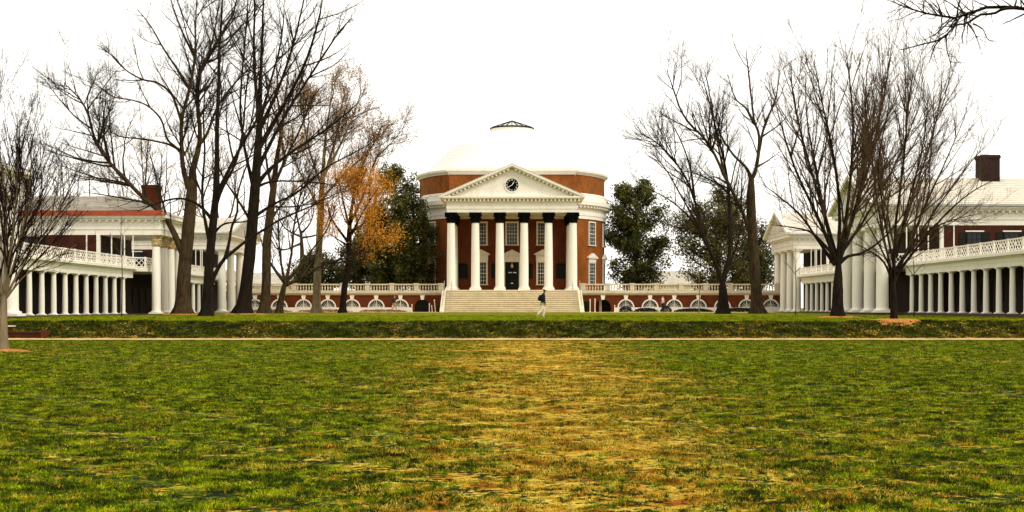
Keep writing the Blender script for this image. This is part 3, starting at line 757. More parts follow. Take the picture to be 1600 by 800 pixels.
# ------------------------------------------------------------------ pavilions
def pavilion(s, y0, y1, Xf, cols, rcol, label, ze0, ze1, ridge, roofm, gut, capm=None, chim=(), dz=0.0, body=46.0, hip=False, porch=34.6):
    root = thing('pavilion', label, 'building')
    def bx(mb, xa, xb, ya, yb, za, zb): mb.box(min(s*xa, s*xb), max(s*xa, s*xb), ya, yb, za, zb)
    fz = .95+dz; H = ze0-fz
    sh, ba, ca = doric_set(H, rcol, M['column'], n=28)
    if capm:
        q = MB(); q.lathe([(rcol*.86, H-1.0), (rcol*1.02, H-.8), (rcol*.95, H-.6), (rcol*1.1, H-.4), (rcol*1.02, H-.3), (rcol*1.25, H-.12)], n=12)
        q.box(-rcol*1.25, rcol*1.25, -rcol*1.25, rcol*1.25, H-.12, H-.003); rc = random.Random(5)
        for i in range(26):
            a = rc.uniform(0, 2*PI); zz = rc.uniform(H-.9, H-.15)
            q.lathe([(.02, -.1), (.08, 0), (.02, .1)], (rcol*1.05*math.cos(a), rcol*1.05*math.sin(a), zz), 5)
        ca = q.mesh(capm)
    for y in cols: place_col(root, s*Xf, y, fz, sh, ba, ca)
    # entablature running round the portico and the body
    e = MB(); x0 = Xf-.55
    for (ex, a, b_) in ((0, ze0, ze0+.45), (.06, ze0+.452, ze0+.55), (0, ze0+.552, ze1-.45), (.3, ze1-.448, ze1-.3), (.5, ze1-.298, ze1)):
        bx(e, x0-ex, body+ex, y0-ex, y1+ex, a, b_)
    e.build('entablature', M['white'], root)
    q = MB(); k = y0
    xx = x0
    while xx < body: bx(q, xx, xx+.16, y0-.28, y0, ze1-.62, ze1-.45); xx += .55
    q.build('modillions', M['white'], root, kind='stuff')
    # gable roof, ridge across the terrace, pediment to the lawn
    ym = (y0+y1)/2; yo0, yo1 = y0-.55, y1+.55; xa, xb = x0-.55, body+.5
    q = MB(); zz = ze1+.002
    hx = 5.0 if hip else 0
    v = [(s*xa, yo0, zz), (s*xa, yo1, zz), (s*(xa+hx), ym, ridge), (s*xb, yo0, zz), (s*xb, yo1, zz), (s*xb, ym, ridge)]
    q.add(v, [(0, 2, 1), (3, 4, 5), (0, 3, 5, 2), (1, 2, 5, 4), (0, 1, 4, 3)]); ro = q.build('roof', roofm, root)
    q = MB()
    for (ya, yb) in (() if hip else ((yo0, ym), (yo1, ym))):
        q.bar((s*(xa-.1), ya, ze1+.12), (s*(xa-.1), yb, ridge+.12), .3, .5, (1, 0, 0))
    if not hip: q.build('raking_cornice', M['white'], root)
    # slate courses as thin raised strips
    q = MB(); n_ = 14
    for i in range(1, n_):
        u = i/n_; q.bar((s*(xa+.02+hx*u), yo0+(ym-yo0)*u, zz+(ridge-zz)*u+.012), (s*(xb-.02), yo0+(ym-yo0)*u, zz+(ridge-zz)*u+.012), .05, .035, (0, -(ridge-zz), (ym-yo0)) if False else (0, 0, 1))
    q.build('slate_courses', roofm, ro, kind='stuff')
    q = MB(); bx(q, x0-.6, body+.55, y0-.72, y0-.551, ze1-.1, ze1+.06)
    if gut:
        bx(q, x0-.2, body+.3, y0-.56, y0-.5, ze1+.065, ze1+.30)
    q.build('gutter', M['red'] if gut else M['metal'], root)
    # brick body and porch
    q = MB(); bx(q, porch, body, y0, y1, .8, ze0-.002); q.build('brick_wall', M['brickp'], root)
    q = MB(); bx(q, Xf-.6, porch, y0, y1, .7, fz-.002); q.build('portico_floor', M['floor'], root)
    dk = 4.8+dz*1.2
    q = MB(); bx(q, Xf+.75, porch-.001, y0+.05, y1-.05, dk-.3, dk+.03); q.build('gallery_deck', M['white'], root)
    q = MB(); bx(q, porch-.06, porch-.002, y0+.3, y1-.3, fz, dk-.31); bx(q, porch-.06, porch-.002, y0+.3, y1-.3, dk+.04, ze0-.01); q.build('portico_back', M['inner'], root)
    # posts of the upper gallery
    q = MB()
    bx(q, porch-.15, porch+.12, y0-.08, y0+.2, dk, ze0-.002); bx(q, porch+.9, porch+1.0, y0-.05, y0-.001, dk, ze0-.002)
    q.build('corner_post', M['white'], root)
    for u in (.25, .45, .52, .75):
        xx = Xf+.9+(porch-Xf-1.1)*u; q = MB(); bx(q, xx-.04, xx+.04, y0+.05, y0+.13, dk, ze0-.002); q.build('gallery_post', M['white'], root)
    lattice(root, (s*(Xf+.8), y0+.12), (s*porch, y0+.12), dk+.03, .85, M['white'], post=1.6)
    lattice(root, (s*(Xf+.8), y0+.12), (s*(Xf+.8), y1-.1), dk+.03, .85, M['white'])
    for (xw, ww) in ((porch+2.6, 1.0), (porch+5.6, 1.0), (porch+8.6, 1.0)):
        if xw > body-1 or (hip and capm and xw < porch+5): continue
        o = window(root, T(s*xw, y0, dk+.5), ww+.3, 2.1, 3, 4, fw=.07, frame=M['shade'])
        q = MB(); q.box(s*xw-ww*.5-.25, s*xw+ww*.5+.25, y0-.14, y0-.121, dk+2.62, dk+2.72); q.build('lintel', M['white'], o)
        for sg in (-1, 1):
            q = MB(); q.box(s*xw+sg*.95-.28, s*xw+sg*.95+.28, y0-.06, y0-.002, dk+.5, dk+2.6); q.build('shutter', M['shade'], o)
        o = window(root, T(s*xw, y0, fz+.9), ww+.3, 1.8, 3, 4, fw=.1)
    for (xc, yc, w_, d_, zt) in chim:
        q = MB(); q.box(s*xc-w_/2, s*xc+w_/2, yc-d_/2, yc+d_/2, ze1, zt-.3); q.box(s*xc-w_/2-.06, s*xc+w_/2+.06, yc-d_/2-.06, yc+d_/2+.06, zt-.298, zt-.1); q.box(s*xc-w_/2-.02, s*xc+w_/2+.02, yc-d_/2-.02, yc+d_/2+.02, zt-.098, zt)
        q.build('chimney', M['brick'] if w_ == 1.4 else M['soot'], ro)
    return root
pavilion(-1, 66, 78.2, 30.3, (67.0, 70.4, 73.8, 77.2), .52, 'nearest left pavilion, only its last giant white column and roof corner in view', 8.1, 9.8, 11.0, M['slate'], False, hip=True)
pavilion(-1, 107.0, 116.4, 29.9, (107.6, 109.9, 112.1, 114.6), .37, 'left pavilion with red gutter, slim white columns with tan carved capitals', 7.55, 9.25, 11.2, M['slate'], True, M['tan'], hip=True,
         chim=((42.9, 111.7, 1.55, 1.3, 13.1), (31.5, 111.9, 1.4, 1.2, 12.15)))
pavilion(-1, 136.8, 152.5, 31.2, (137.6, 142, 146.6, 151.4), .45, 'farthest left pavilion, next to the terrace wing, seen between tree trunks', 7.7, 9.4, 11.6, M['roofw'], False)
pavilion(1, 103.0, 115.3, 30.0, (103.7, 107.3, 111, 114.5), .5, 'right pavilion with big brick chimney and four stout white columns', 8.1, 9.7, 12.5, M['roofw'], False, dz=.12,
         chim=((40.5, 109.0, 1.55, 1.45, 14.4),))
pavilion(1, 140.2, 152, 31.35, (140.8, 144.2, 147.6, 151), .43, 'farthest right pavilion, half hidden behind twigs next to the terrace wing', 7.9, 9.5, 12.2, M['roofw'], False, dz=.05)

# ------------------------------------------------------------------ trees
def tubes(P, Rd, S):
    """P (N,K,3), Rd (N,K) -> verts, quads"""
    N, K, _ = P.shape
    Tn = np.empty_like(P); Tn[:, 1:-1] = P[:, 2:]-P[:, :-2]; Tn[:, 0] = P[:, 1]-P[:, 0]; Tn[:, -1] = P[:, -1]-P[:, -2]
    Tn /= np.linalg.norm(Tn, axis=2, keepdims=True)+1e-9
    mt = Tn.mean(1); ref = np.where(np.abs(mt[:, 2:3]) > .8, np.array([[1., 0, 0]]), np.array([[0, 0, 1.]]))[:, None, :]
    U = np.cross(Tn, np.broadcast_to(ref, Tn.shape)); U /= np.linalg.norm(U, axis=2, keepdims=True)+1e-9
    V = np.cross(Tn, U)
    a = np.arange(S)*2*np.pi/S
    vs = P[:, :, None, :]+Rd[:, :, None, None]*(np.cos(a)[None, None, :, None]*U[:, :, None, :]+np.sin(a)[None, None, :, None]*V[:, :, None, :])
    base = (np.arange(N)*K*S)[:, None, None]; k = (np.arange(K-1)*S)[None, :, None]; i = np.arange(S)[None, None, :]; j = (i+1) % S
    q = np.stack([base+k+i, base+k+j, base+k+S+j, base+k+S+i], -1).reshape(-1, 4)
    return vs.reshape(-1, 3), q
def np_mesh(name, vs, faces, m, smooth=True):
    me = bpy.data.meshes.new(name); nv = len(vs); nf = len(faces); k = faces.shape[1]
    me.vertices.add(nv); me.vertices.foreach_set('co', vs.astype('f').ravel())
    me.loops.add(nf*k); me.loops.foreach_set('vertex_index', faces.astype('i').ravel())
    me.polygons.add(nf); me.polygons.foreach_set('loop_start', (np.arange(nf)*k).astype('i'))
    me.update(calc_edges=True); me.materials.append(m)
    if smooth: me.polygons.foreach_set('use_smooth', np.ones(nf, bool))
    return me
def norm(a): return a/(np.linalg.norm(a, axis=-1, keepdims=True)+1e-9)
def spawn(rg, P, Rd, dens, tmin, ang, lf, K, up, wob, rmax, rmin, lcap=(0.2, 9), rr=.7, droop=0):
    seg = np.linalg.norm(np.diff(P, axis=1), axis=2); L = seg.sum(1); cnt = rg.poisson(dens*L*(1-tmin))
    if cnt.sum() == 0: return None
    id_ = np.repeat(np.arange(len(P)), cnt); n_ = len(id_); Kp = P.shape[1]-1
    t_ = tmin+(1-tmin)*rg.random(n_)**.85; f = t_*Kp; i0 = np.minimum(f.astype(int), Kp-1); fr = (f-i0)[:, None]
    p = P[id_, i0]*(1-fr)+P[id_, i0+1]*fr; rd = Rd[id_, i0]*(1-fr[:, 0])+Rd[id_, i0+1]*fr[:, 0]
    tg = norm(P[id_, i0+1]-P[id_, i0]); rv = norm(rg.normal(size=(n_, 3))); pe = norm(rv-(rv*tg).sum(1, keepdims=True)*tg)
    a = R(1)*rg.uniform(ang[0], ang[1], n_)[:, None]; d = np.cos(a)*tg+np.sin(a)*pe
    ln = np.clip(L[id_]*rg.uniform(lf[0], lf[1], n_)*(1-.45*t_), lcap[0], lcap[1])
    r0 = np.clip(np.minimum(rd*rr, rmax*ln/np.maximum(lcap[1]*.5, .1)), rmin, None)
    Q = np.empty((n_, K+1, 3)); Q[:, 0] = p; upv = np.array([0, 0, up])
    for k in range(K):
        d = norm(d+upv/K+rg.normal(size=(n_, 3))*wob/K**.5+np.array([0, 0, -droop*k/K]))
        Q[:, k+1] = Q[:, k]+d*(ln/K)[:, None]
    u = np.linspace(0, 1, K+1)[None]; RR = r0[:, None]*(1-.7*u); RR = np.maximum(RR, rmin*.6)
    return Q, RR
def smooth_poly(pts, n_):
    P = np.array(pts, float); out_ = []
    m_ = len(P)
    for i in range(m_-1):
        p0, p1, p2, p3 = P[max(i-1, 0)], P[i], P[i+1], P[min(i+2, m_-1)]
        for k in range(n_):
            t_ = k/n_; out_.append(.5*((2*p1)+(-p0+p2)*t_+(2*p0-5*p1+4*p2-p3)*t_**2+(-p0+3*p1-3*p2+p3)*t_**3))
    out_.append(P[-1]); return np.array(out_)
def resample(P, K):
    s = np.concatenate([[0], np.cumsum(np.linalg.norm(np.diff(P, axis=0), axis=1))]); q = np.linspace(0, s[-1], K)
    return np.stack([np.interp(q, s, P[:, i]) for i in range(P.shape[1])], 1)
def limb_mesh(PR, S, m, rg, flare=False, rough=.05):
    P, Rd = PR[:, :3], PR[:, 3].copy()
    if flare:
        h = P[:, 2]-P[0, 2]; Rd = Rd*(1+.75*np.exp(-h/(Rd[0]*1.1)))
    vs, q = tubes(P[None], Rd[None], S)
    vs = vs.reshape(len(P), S, 3); c_ = P[:, None, :]
    lob = 1+rough*rg.normal(size=(1, S, 1))+rough*.6*rg.normal(size=(len(P), S, 1))
    if flare: lob = lob+.22*np.exp(-(P[:, 2]-P[0, 2])/(Rd[0]*.9))[:, None, None]*np.sin(np.arange(S)*2*np.pi*5/S)[None, :, None]
    vs = (c_+(vs-c_)*lob).reshape(-1, 3)
    return vs, q
TRI = [0]
def leaves(rg, pts, n_, size, spread, m, name, parent, flat=.6):
    c = pts[rg.integers(0, len(pts), n_)]+rg.normal(size=(n_, 3))*spread
    a = norm(rg.normal(size=(n_, 3))); b_ = norm(np.cross(a, norm(rg.normal(size=(n_, 3))+np.array([0, 0, flat]))))
    s = size*rg.uniform(.6, 1.3, n_)[:, None]
    V = np.stack([c-a*s, c+b_*s*.42, c+a*s, c-b_*s*.42], 1).reshape(-1, 3); Fq = np.arange(n_*4).reshape(-1, 4)
    o = link(name, np_mesh(name, V, Fq, m, False), parent); TRI[0] += 2*n_; return o
def tree(name, label, Y, base, trunk, limbs, bk, tw, seed, lv, up=.5, leaf=None, cat='tree', slope=.35, lr=.66, vs_=1.0, S=9, ground=None):
    """trunk: [(px,py,r)], limbs: list of [(px,py)...] with (r0,r1); every limb leans to its own depth"""
    rg = np.random.default_rng(seed)
    def w3(px, py, dy=0):
        p = at(px, py, Y+dy); return [p.x, p.y, p.z]
    b = at(trunk[0][0], trunk[0][1], Y); gz = terrain_z(b.x, Y)-.12 if ground is None else ground
    root = thing(name, label, cat, (b.x, Y, gz+.12))
    inv = np.array([b.x, Y, gz+.12])
    tp = [w3(x, y)+[r] for x, y, r in trunk]; tp[0][2] = gz
    tp[-1][3] = min(tp[-1][3], max(L[0][0] for L in limbs)*lr*1.35+.02)
    TP = resample(smooth_poly(tp, 4), 18)
    TPn = TP.copy(); vs, q = limb_mesh(TP, 14, M[bk], rg, True, .04); link('trunk', np_mesh('trunk', vs-inv, q, M[bk]), root); TRI[0] += len(q)*2
    PL, RL = [], []
    for L in limbs:
        r0, r1 = L[0][:2]; pts = L[1:]; r0 *= lr; y_f = trunk[-1][1]; pts = [(x, y_f+(y-y_f)*vs_) for x, y in pts]; dsl = rg.uniform(-slope, slope) if len(L[0]) < 3 else 0
        if abs(dsl) < slope*.35: dsl = math.copysign(slope*.5, dsl+1e-6)
        ln = 0; w_ = []
        for i, (x, y) in enumerate(pts):
            if i: ln += math.hypot(x-pts[i-1][0], y-pts[i-1][1])/F*Y
            u = i/(len(pts)-1); w_.append(w3(x, y, dsl*ln+(rg.normal()*.15 if i else 0))+[(r0*(1-u)**.8+r1)*(1+.4*math.exp(-u/.07))])
        PP = resample(smooth_poly(w_, 4), 22)
        PP[1:-1, :3] += rg.normal(size=(20, 3))*.02*r0*3
        vs, q = limb_mesh(PP, S if r0 > .12 else 7, M[bk], rg, False, .03); link('limb', np_mesh('limb', vs-inv, q, M[bk]), root); TRI[0] += len(q)*2
        PL.append(PP[:, :3]); RL.append(PP[:, 3])
    P0, R0 = np.array(PL), np.array(RL)
    allv, allq, n0 = [], [], 0; tips = []
    cur = [(P0, R0)]
    for li, (dens, tmin, ang, lf, K, upk, wob, rmax, rmin, lcap, Sd) in enumerate(lv):
        nxt = []
        for (P, Rd) in (cur if li < 2 else cur):
            g_ = spawn(rg, P, Rd, dens, tmin, ang, lf, K, upk*up/.5, wob, rmax, rmin, lcap)
            if g_ is None: continue
            nxt.append(g_); vs, q = tubes(g_[0], g_[1], Sd); allv.append(vs); allq.append(q+n0); n0 += len(vs); tips.append(g_[0][:, K//2:].reshape(-1, 3))
            if li == 0:            # a few twigs grow straight from the limbs as well
                h_ = spawn(rg, P, Rd, dens*.8, .3, (30, 75), (.05, .12), 4, upk, .3, .03, rmin, (.4, 1.6))
                if h_: nxt.append(h_); vs, q = tubes(h_[0], h_[1], 3); allv.append(vs); allq.append(q+n0); n0 += len(vs)
        cur = nxt
    V = np.concatenate(allv); Q = np.concatenate(allq)
    cr = link('crown', np_mesh('crown', V-inv, Q, M[tw]), root); TRI[0] += len(Q)*2
    tp_ = np.concatenate(tips)-inv
    if leaf: leaf(rg, tp_, root, inv)
    print(name, label[:30], 'quads', len(Q))
    return root
# levels: density per m, tmin, angle, length fraction, K, up, wobble, rmax, rmin, length cap, sides
def lvset(sc_=1.0, d=1.0, tr=.012, up=(.5, .45, .4)):
    return [(1.5*d, .12, (24, 58), (.22, .52), 6, up[0], .22, .045*sc_, tr*1.4, (1.2*sc_, 5.5*sc_), 4),
            (2.7*d, .10, (24, 56), (.28, .6), 3, up[1], .2, .020*sc_, tr*1.05, (.8*sc_, 3.0*sc_), 3),
            (5.4*d, .1, (20, 50), (.35, .75), 2, up[2], .2, .012, tr*.85, (.5*sc_, 1.7*sc_), 3)]
tree('bare_tree', 'tallest bare tree at left with a thick trunk and long limb arching to the left', 108, (285, 490),
     [(285, 491, .6), (287, 440, .56), (290, 400, .54), (296, 340, .5), (300, 295, .45), (301, 262, .38)],
     [[(.28, .04), (288, 402), (262, 345), (235, 318), (215, 300), (188, 272), (166, 247), (148, 217), (138, 180), (125, 155), (100, 130)],
      [(.26, .04), (298, 300), (286, 262), (284, 225), (284, 187), (296, 139), (305, 86), (305, 45), (307, 0)],
      [(.14, .03), (284, 190), (279, 176), (267, 146), (245, 129), (222, 124), (196, 109), (174, 86), (152, 70)],
      [(.12, .03), (285, 240), (272, 228), (260, 215), (252, 187), (230, 165), (204, 156), (174, 150), (138, 122)],
      [(.12, .03), (284, 236), (265, 226), (245, 221), (222, 217), (192, 214), (172, 206)],
      [(.24, .04), (301, 265), (312, 221), (309, 169), (309, 124), (324, 94), (342, 60), (365, 20), (370, -10)],
      [(.16, .03), (311, 225), (322, 212), (339, 169), (357, 142), (380, 116), (410, 88)],
      [(.12, .03), (296, 139), (275, 105), (255, 75), (235, 40), (215, 15)],
      [(.1, .03), (305, 90), (285, 50), (270, 10), (262, -20)],
      [(.1, .03), (309, 124), (330, 70), (340, 20), (345, -20)],
      [(.1, .02), (150, 222), (165, 208), (172, 190), (168, 165)],
      [(.12, .02), (235, 318), (205, 312), (165, 305), (130, 300)],
      [(.10, .02), (262, 345), (250, 300), (240, 260), (232, 235)]],
     'bark_brown', 'twig_dark', 11, lvset(1.0, 1.05, .009))
tree('bare_tree', 'dark bare tree in front at left, forked low with a bough reaching right', 90, (325, 495),
     [(323, 496, .37), (325, 455, .33), (328, 400, .3), (334, 340, .26), (338, 300, .22)],
     [[(.22, .04), (338, 305), (339, 240), (339, 187), (342, 130), (342, 94), (346, 30), (348, -20)],
      [(.2, .03), (329, 445), (335, 430), (349, 406), (367, 391), (387, 375), (438, 343), (480, 325), (530, 300)],
      [(.13, .03), (352, 404), (358, 380), (362, 355), (371, 330), (372, 300), (390, 245), (410, 190)],
      [(.12, .03), (328, 380), (318, 330), (316, 290), (320, 240), (318, 180), (322, 120)],
      [(.16, .03), (338, 310), (355, 270), (385, 215), (415, 165), (450, 110), (480, 60)],
      [(.12, .03), (334, 340), (345, 300), (368, 255), (380, 200), (385, 140), (395, 80)],
      [(.12, .03), (333, 345), (310, 320), (280, 310), (245, 318), (215, 330)],
      [(.10, .02), (331, 370), (350, 350), (390, 345), (430, 330)]],
     'bark_dark', 'twig_dark', 12, lvset(.9, .62, .009))
tree('bare_tree', 'massive dark tree left of centre whose crown fans out past the top edge', 112, (383, 490),
     [(380, 491, .58), (386, 440, .52), (391, 390, .5), (396, 330, .46), (402, 250, .36), (406, 187, .26)],
     [[(.26, .04), (405, 190), (407, 120), (410, 50), (412, -20)],
      [(.2, .03), (404, 205), (430, 150), (452, 90), (468, 30), (478, -20)],
      [(.22, .03), (404, 232), (440, 170), (476, 100), (498, 30), (506, -20)],
      [(.22, .03), (400, 290), (420, 266), (452, 240), (492, 214), (534, 184), (560, 160)],
      [(.18, .03), (404, 262), (440, 190), (490, 110), (530, 50), (550, 28)],
      [(.18, .03), (398, 300), (384, 240), (376, 180), (378, 120), (385, 40), (388, -15)],
      [(.14, .02), (401, 292), (430, 283), (490, 285), (545, 292)],
      [(.18, .03), (405, 185), (397, 100), (398, 10), (396, -20)],
      [(.16, .02), (396, 340), (425, 320), (465, 300), (510, 262), (560, 235), (585, 220)],
      [(.14, .02), (395, 350), (370, 310), (345, 270), (330, 220)],
      [(.14, .03), (406, 190), (425, 120), (440, 60), (445, -10)]],
     'bark_dark', 'twig_dark', 13, lvset(1.0, .8, .009))
tree('bare_tree', 'thinner brown trunk standing close behind the massive dark tree', 125, (413, 488),
     [(413, 489, .48), (416, 440, .44), (417, 380, .42), (424, 320, .36), (432, 250, .3)],
     [[(.22, .03), (432, 252), (440, 200), (446, 150), (452, 100)],
      [(.16, .03), (428, 290), (450, 240), (470, 200), (490, 150), (510, 130)],
      [(.14, .03), (426, 300), (415, 240), (420, 180), (425, 130)],
      [(.14, .02), (420, 350), (440, 320), (470, 290), (500, 270)]],
     'bark_brown', 'twig_brown', 14, lvset(1.0, 1.0),
     leaf=lambda rg, p, root, inv: leaves(rg, p[p[:, 2] > 7], 2600, .11, .15, M['rust'], 'foliage', root))
tree('bare_tree', 'small crooked bare tree with low spreading boughs before the left wing', 127, (438, 488),
     [(436, 489, .34), (440, 465, .3), (446, 440, .3)],
     [[(.18, .03), (446, 443), (425, 415), (413, 392), (405, 365)],
      [(.18, .03), (446, 443), (455, 400), (460, 350), (470, 300), (478, 255)],
      [(.2, .03), (447, 445), (475, 432), (503, 415), (558, 398), (600, 385)],
      [(.16, .03), (448, 440), (480, 400), (510, 360), (525, 320)],
      [(.14, .03), (445, 442), (438, 400), (435, 350), (440, 310)],
      [(.12, .02), (470, 434), (490, 405), (500, 380)]],
     'bark_brown', 'twig_dark', 15, lvset(.8, 1.1))
tree('leafy_autumn_tree', 'tall straight pale trunk with sparse rusty leaves high up, left of centre', 133, (495, 487),
     [(495, 488, .42), (496, 440, .38), (499, 380, .36), (502, 320, .33), (505, 265, .28)],
     [[(.2, .03), (505, 268), (508, 220), (515, 170), (520, 125)],
      [(.16, .03), (505, 275), (530, 230), (552, 180), (565, 140)],
      [(.16, .03), (503, 290), (485, 240), (475, 190), (480, 150)],
      [(.14, .03), (503, 310), (540, 270), (575, 235), (590, 200)],
      [(.14, .03), (501, 330), (480, 290), (460, 250), (452, 215)],
      [(.14, .03), (505, 280), (525, 215), (535, 160), (542, 130)]],
     'bark_pale', 'twig_brown', 16, lvset(1.0, 1.15),
     leaf=lambda rg, p, root, inv: leaves(rg, p, 10000, .095, .35, M['rust'], 'foliage', root))
tree('leafy_autumn_tree', 'dark-trunked tree holding a glowing mass of orange leaves left of the rotunda', 130, (536, 488),
     [(535, 489, .34), (538, 450, .31), (545, 406, .3), (545, 370, .27), (548, 335, .22)],
     [[(.15, .03), (548, 338), (556, 290), (570, 250), (586, 220), (598, 195)],
      [(.15, .02), (547, 350), (570, 300), (586, 251), (610, 225), (632, 198)],
      [(.13, .03), (546, 365), (575, 345), (600, 335)],
      [(.13, .03), (545, 380), (520, 345), (508, 310)],
      [(.12, .03), (546, 372), (565, 335), (580, 310), (590, 295)],
      [(.12, .03), (547, 360), (535, 310), (530, 280)],
      [(.1, .02), (545, 395), (575, 385), (604, 372)],
      [(.1, .02), (545, 385), (525, 372), (508, 362)]],
     'bark_dark', 'twig_brown', 17, lvset(.85, 1.25),
     leaf=lambda rg, p, root, inv: (leaves(rg, p[(p[:, 2] < 14.5)], 15000, .095, .6, M['orange'], 'foliage', root), leaves(rg, p[p[:, 2] > 11], 3000, .1, .3, M['rust'], 'foliage', root)))
# right side
tree('bare_tree', 'black-trunked bare tree before the right wing, limbs fanning up and left', 118, (1130, 488),
     [(1130, 489, .46), (1130, 465, .42), (1129, 438, .42)],
     [[(.24, .03), (1129, 442), (1140, 396), (1140, 345), (1139, 300), (1133, 250), (1120, 195), (1108, 145), (1095, 96)],
      [(.2, .03), (1129, 442), (1110, 390), (1096, 351), (1082, 296), (1062, 253), (1030, 215), (1000, 195)],
      [(.14, .02), (1118, 410), (1085, 345), (1045, 305), (1000, 282)],
      [(.12, .02), (1132, 430), (1150, 385), (1160, 340), (1168, 300)],
      [(.12, .02), (1100, 365), (1070, 310), (1040, 255), (1015, 225)],
      [(.12, .02), (1085, 305), (1078, 250), (1060, 200), (1040, 165)]],
     'bark_dark', 'twig_dark', 21, lvset(1.0, .9, .010), vs_=.95)
tree('bare_tree', 'bare tree with brown trunk right of the black-trunked one, tall forked top', 120, (1183, 488),
     [(1184, 489, .56), (1182, 460, .5), (1179, 420, .48), (1175, 360, .45), (1173, 310, .42), (1174, 277, .36)],
     [[(.24, .03), (1174, 372), (1161, 335), (1133, 277), (1108, 224), (1071, 183), (1054, 141), (1042, 105)],
      [(.2, .03), (1174, 280), (1166, 261), (1145, 240), (1124, 203), (1118, 160)],
      [(.22, .03), (1174, 280), (1182, 261), (1186, 211), (1178, 183), (1170, 112), (1166, 72)],
      [(.16, .03), (1182, 258), (1194, 195), (1211, 154), (1219, 105)],
      [(.14, .03), (1178, 190), (1165, 165), (1149, 150), (1137, 112)],
      [(.12, .02), (1186, 215), (1200, 205), (1220, 190), (1240, 165)],
      [(.12, .02), (1133, 277), (1120, 215), (1110, 150), (1102, 110)],
      [(.1, .02), (1180, 262), (1200, 250), (1220, 235)],
      [(.1, .02), (1140, 290), (1115, 276), (1090, 288)]],
     'bark_brown', 'twig_dark', 22, lvset(1.0, .88, .010), vs_=.97)
VA = [(1.5, .08, (14, 40), (.3, .6), 6, .45, .16, .034, .012, (1.6, 6.0), 4), (2.2, .1, (16, 44), (.25, .55), 3, .4, .18, .018, .010, (.8, 3.0), 3), (4.1, .1, (18, 48), (.3, .6), 2, .4, .24, .010, .007, (.5, 1.8), 3)]
tree('bare_tree', 'broad vase-shaped bare tree at right with a short thick dark trunk', 82, (1308, 497),
     [(1308, 498, .36), (1309, 450, .33), (1310, 408, .34)],
     [[(.15, .02), (1306, 412), (1295, 360), (1278, 290), (1262, 230), (1248, 170), (1238, 110), (1236, 60)],
      [(.16, .02), (1309, 410), (1312, 340), (1308, 270), (1298, 200), (1284, 130), (1272, 60)],
      [(.15, .02), (1311, 410), (1322, 330), (1330, 250), (1333, 170), (1328, 100), (1322, 45)],
      [(.15, .02), (1313, 410), (1325, 400), (1346, 394), (1370, 378), (1400, 345), (1425, 300)],
      [(.15, .02), (1312, 405), (1336, 320), (1358, 240), (1374, 160), (1385, 95), (1392, 45)],
      [(.13, .02), (1305, 415), (1280, 375), (1252, 330), (1222, 300), (1192, 275)],
      [(.14, .02), (1306, 405), (1275, 325), (1245, 255), (1225, 190), (1212, 135)],
      [(.12, .02), (1310, 400), (1345, 345), (1385, 270), (1415, 200), (1432, 150)],
      [(.12, .02), (1307, 400), (1290, 330), (1275, 250), (1262, 170), (1258, 100)],
      [(.12, .02), (1311, 400), (1340, 300), (1352, 220), (1352, 140), (1355, 70)],
      [(.10, .02), (1304, 400), (1270, 360), (1240, 350), (1205, 345)]],
     'bark_dark', 'twig_brown', 23, VA, vs_=.9)
VB = [(2.0, .08, (14, 40), (.3, .6), 6, .4, .16, .026, .010, (1.2, 4.4), 4), (3.0, .1, (16, 44), (.25, .55), 3, .35, .18, .012, .007, (.6, 2.2), 3), (5.0, .1, (18, 48), (.3, .6), 2, .35, .24, .008, .005, (.4, 1.3), 3)]
tree('bare_tree', 'dense bare tree in a ring of straw mulch at right, thin dark trunk', 63, (1397, 502),
     [(1397, 503, .17), (1396, 470, .15), (1396, 440, .15)],
     [[(.08, .012), (1396, 442), (1388, 400), (1376, 340), (1366, 270), (1362, 200), (1368, 130)],
      [(.09, .012), (1396, 440), (1399, 350), (1408, 270), (1415, 200), (1420, 130), (1428, 85)],
      [(.08, .012), (1397, 442), (1412, 400), (1438, 330), (1463, 270), (1488, 210), (1508, 160)],
      [(.07, .012), (1403, 425), (1438, 375), (1478, 325), (1522, 285), (1565, 262)],
      [(.07, .012), (1400, 390), (1428, 290), (1452, 210), (1468, 140), (1472, 100)],
      [(.07, .012), (1395, 440), (1380, 405), (1358, 388), (1332, 372)],
      [(.07, .012), (1399, 420), (1445, 345), (1500, 260), (1535, 215)],
      [(.06, .01), (1396, 410), (1380, 320), (1372, 240), (1385, 165), (1392, 110)],
      [(.06, .01), (1400, 400), (1418, 310), (1438, 230), (1448, 160), (1450, 105)],
      [(.06, .01), (1402, 415), (1450, 355), (1490, 335), (1530, 325)],
      [(.05, .01), (1395, 425), (1370, 370), (1345, 320), (1335, 280)]],
     'bark_dark', 'twig_brown', 24, VB, slope=.5, vs_=.92)
VC = [(4.0, .06, (12, 34), (.35, .65), 7, .5, .12, .018, .008, (.9, 3.2), 4), (5.0, .1, (12, 32), (.25, .5), 4, .5, .16, .009, .006, (.4, 1.5), 3), (3.4, .15, (14, 36), (.2, .45), 2, .45, .2, .005, .0035, (.15, .6), 3)]
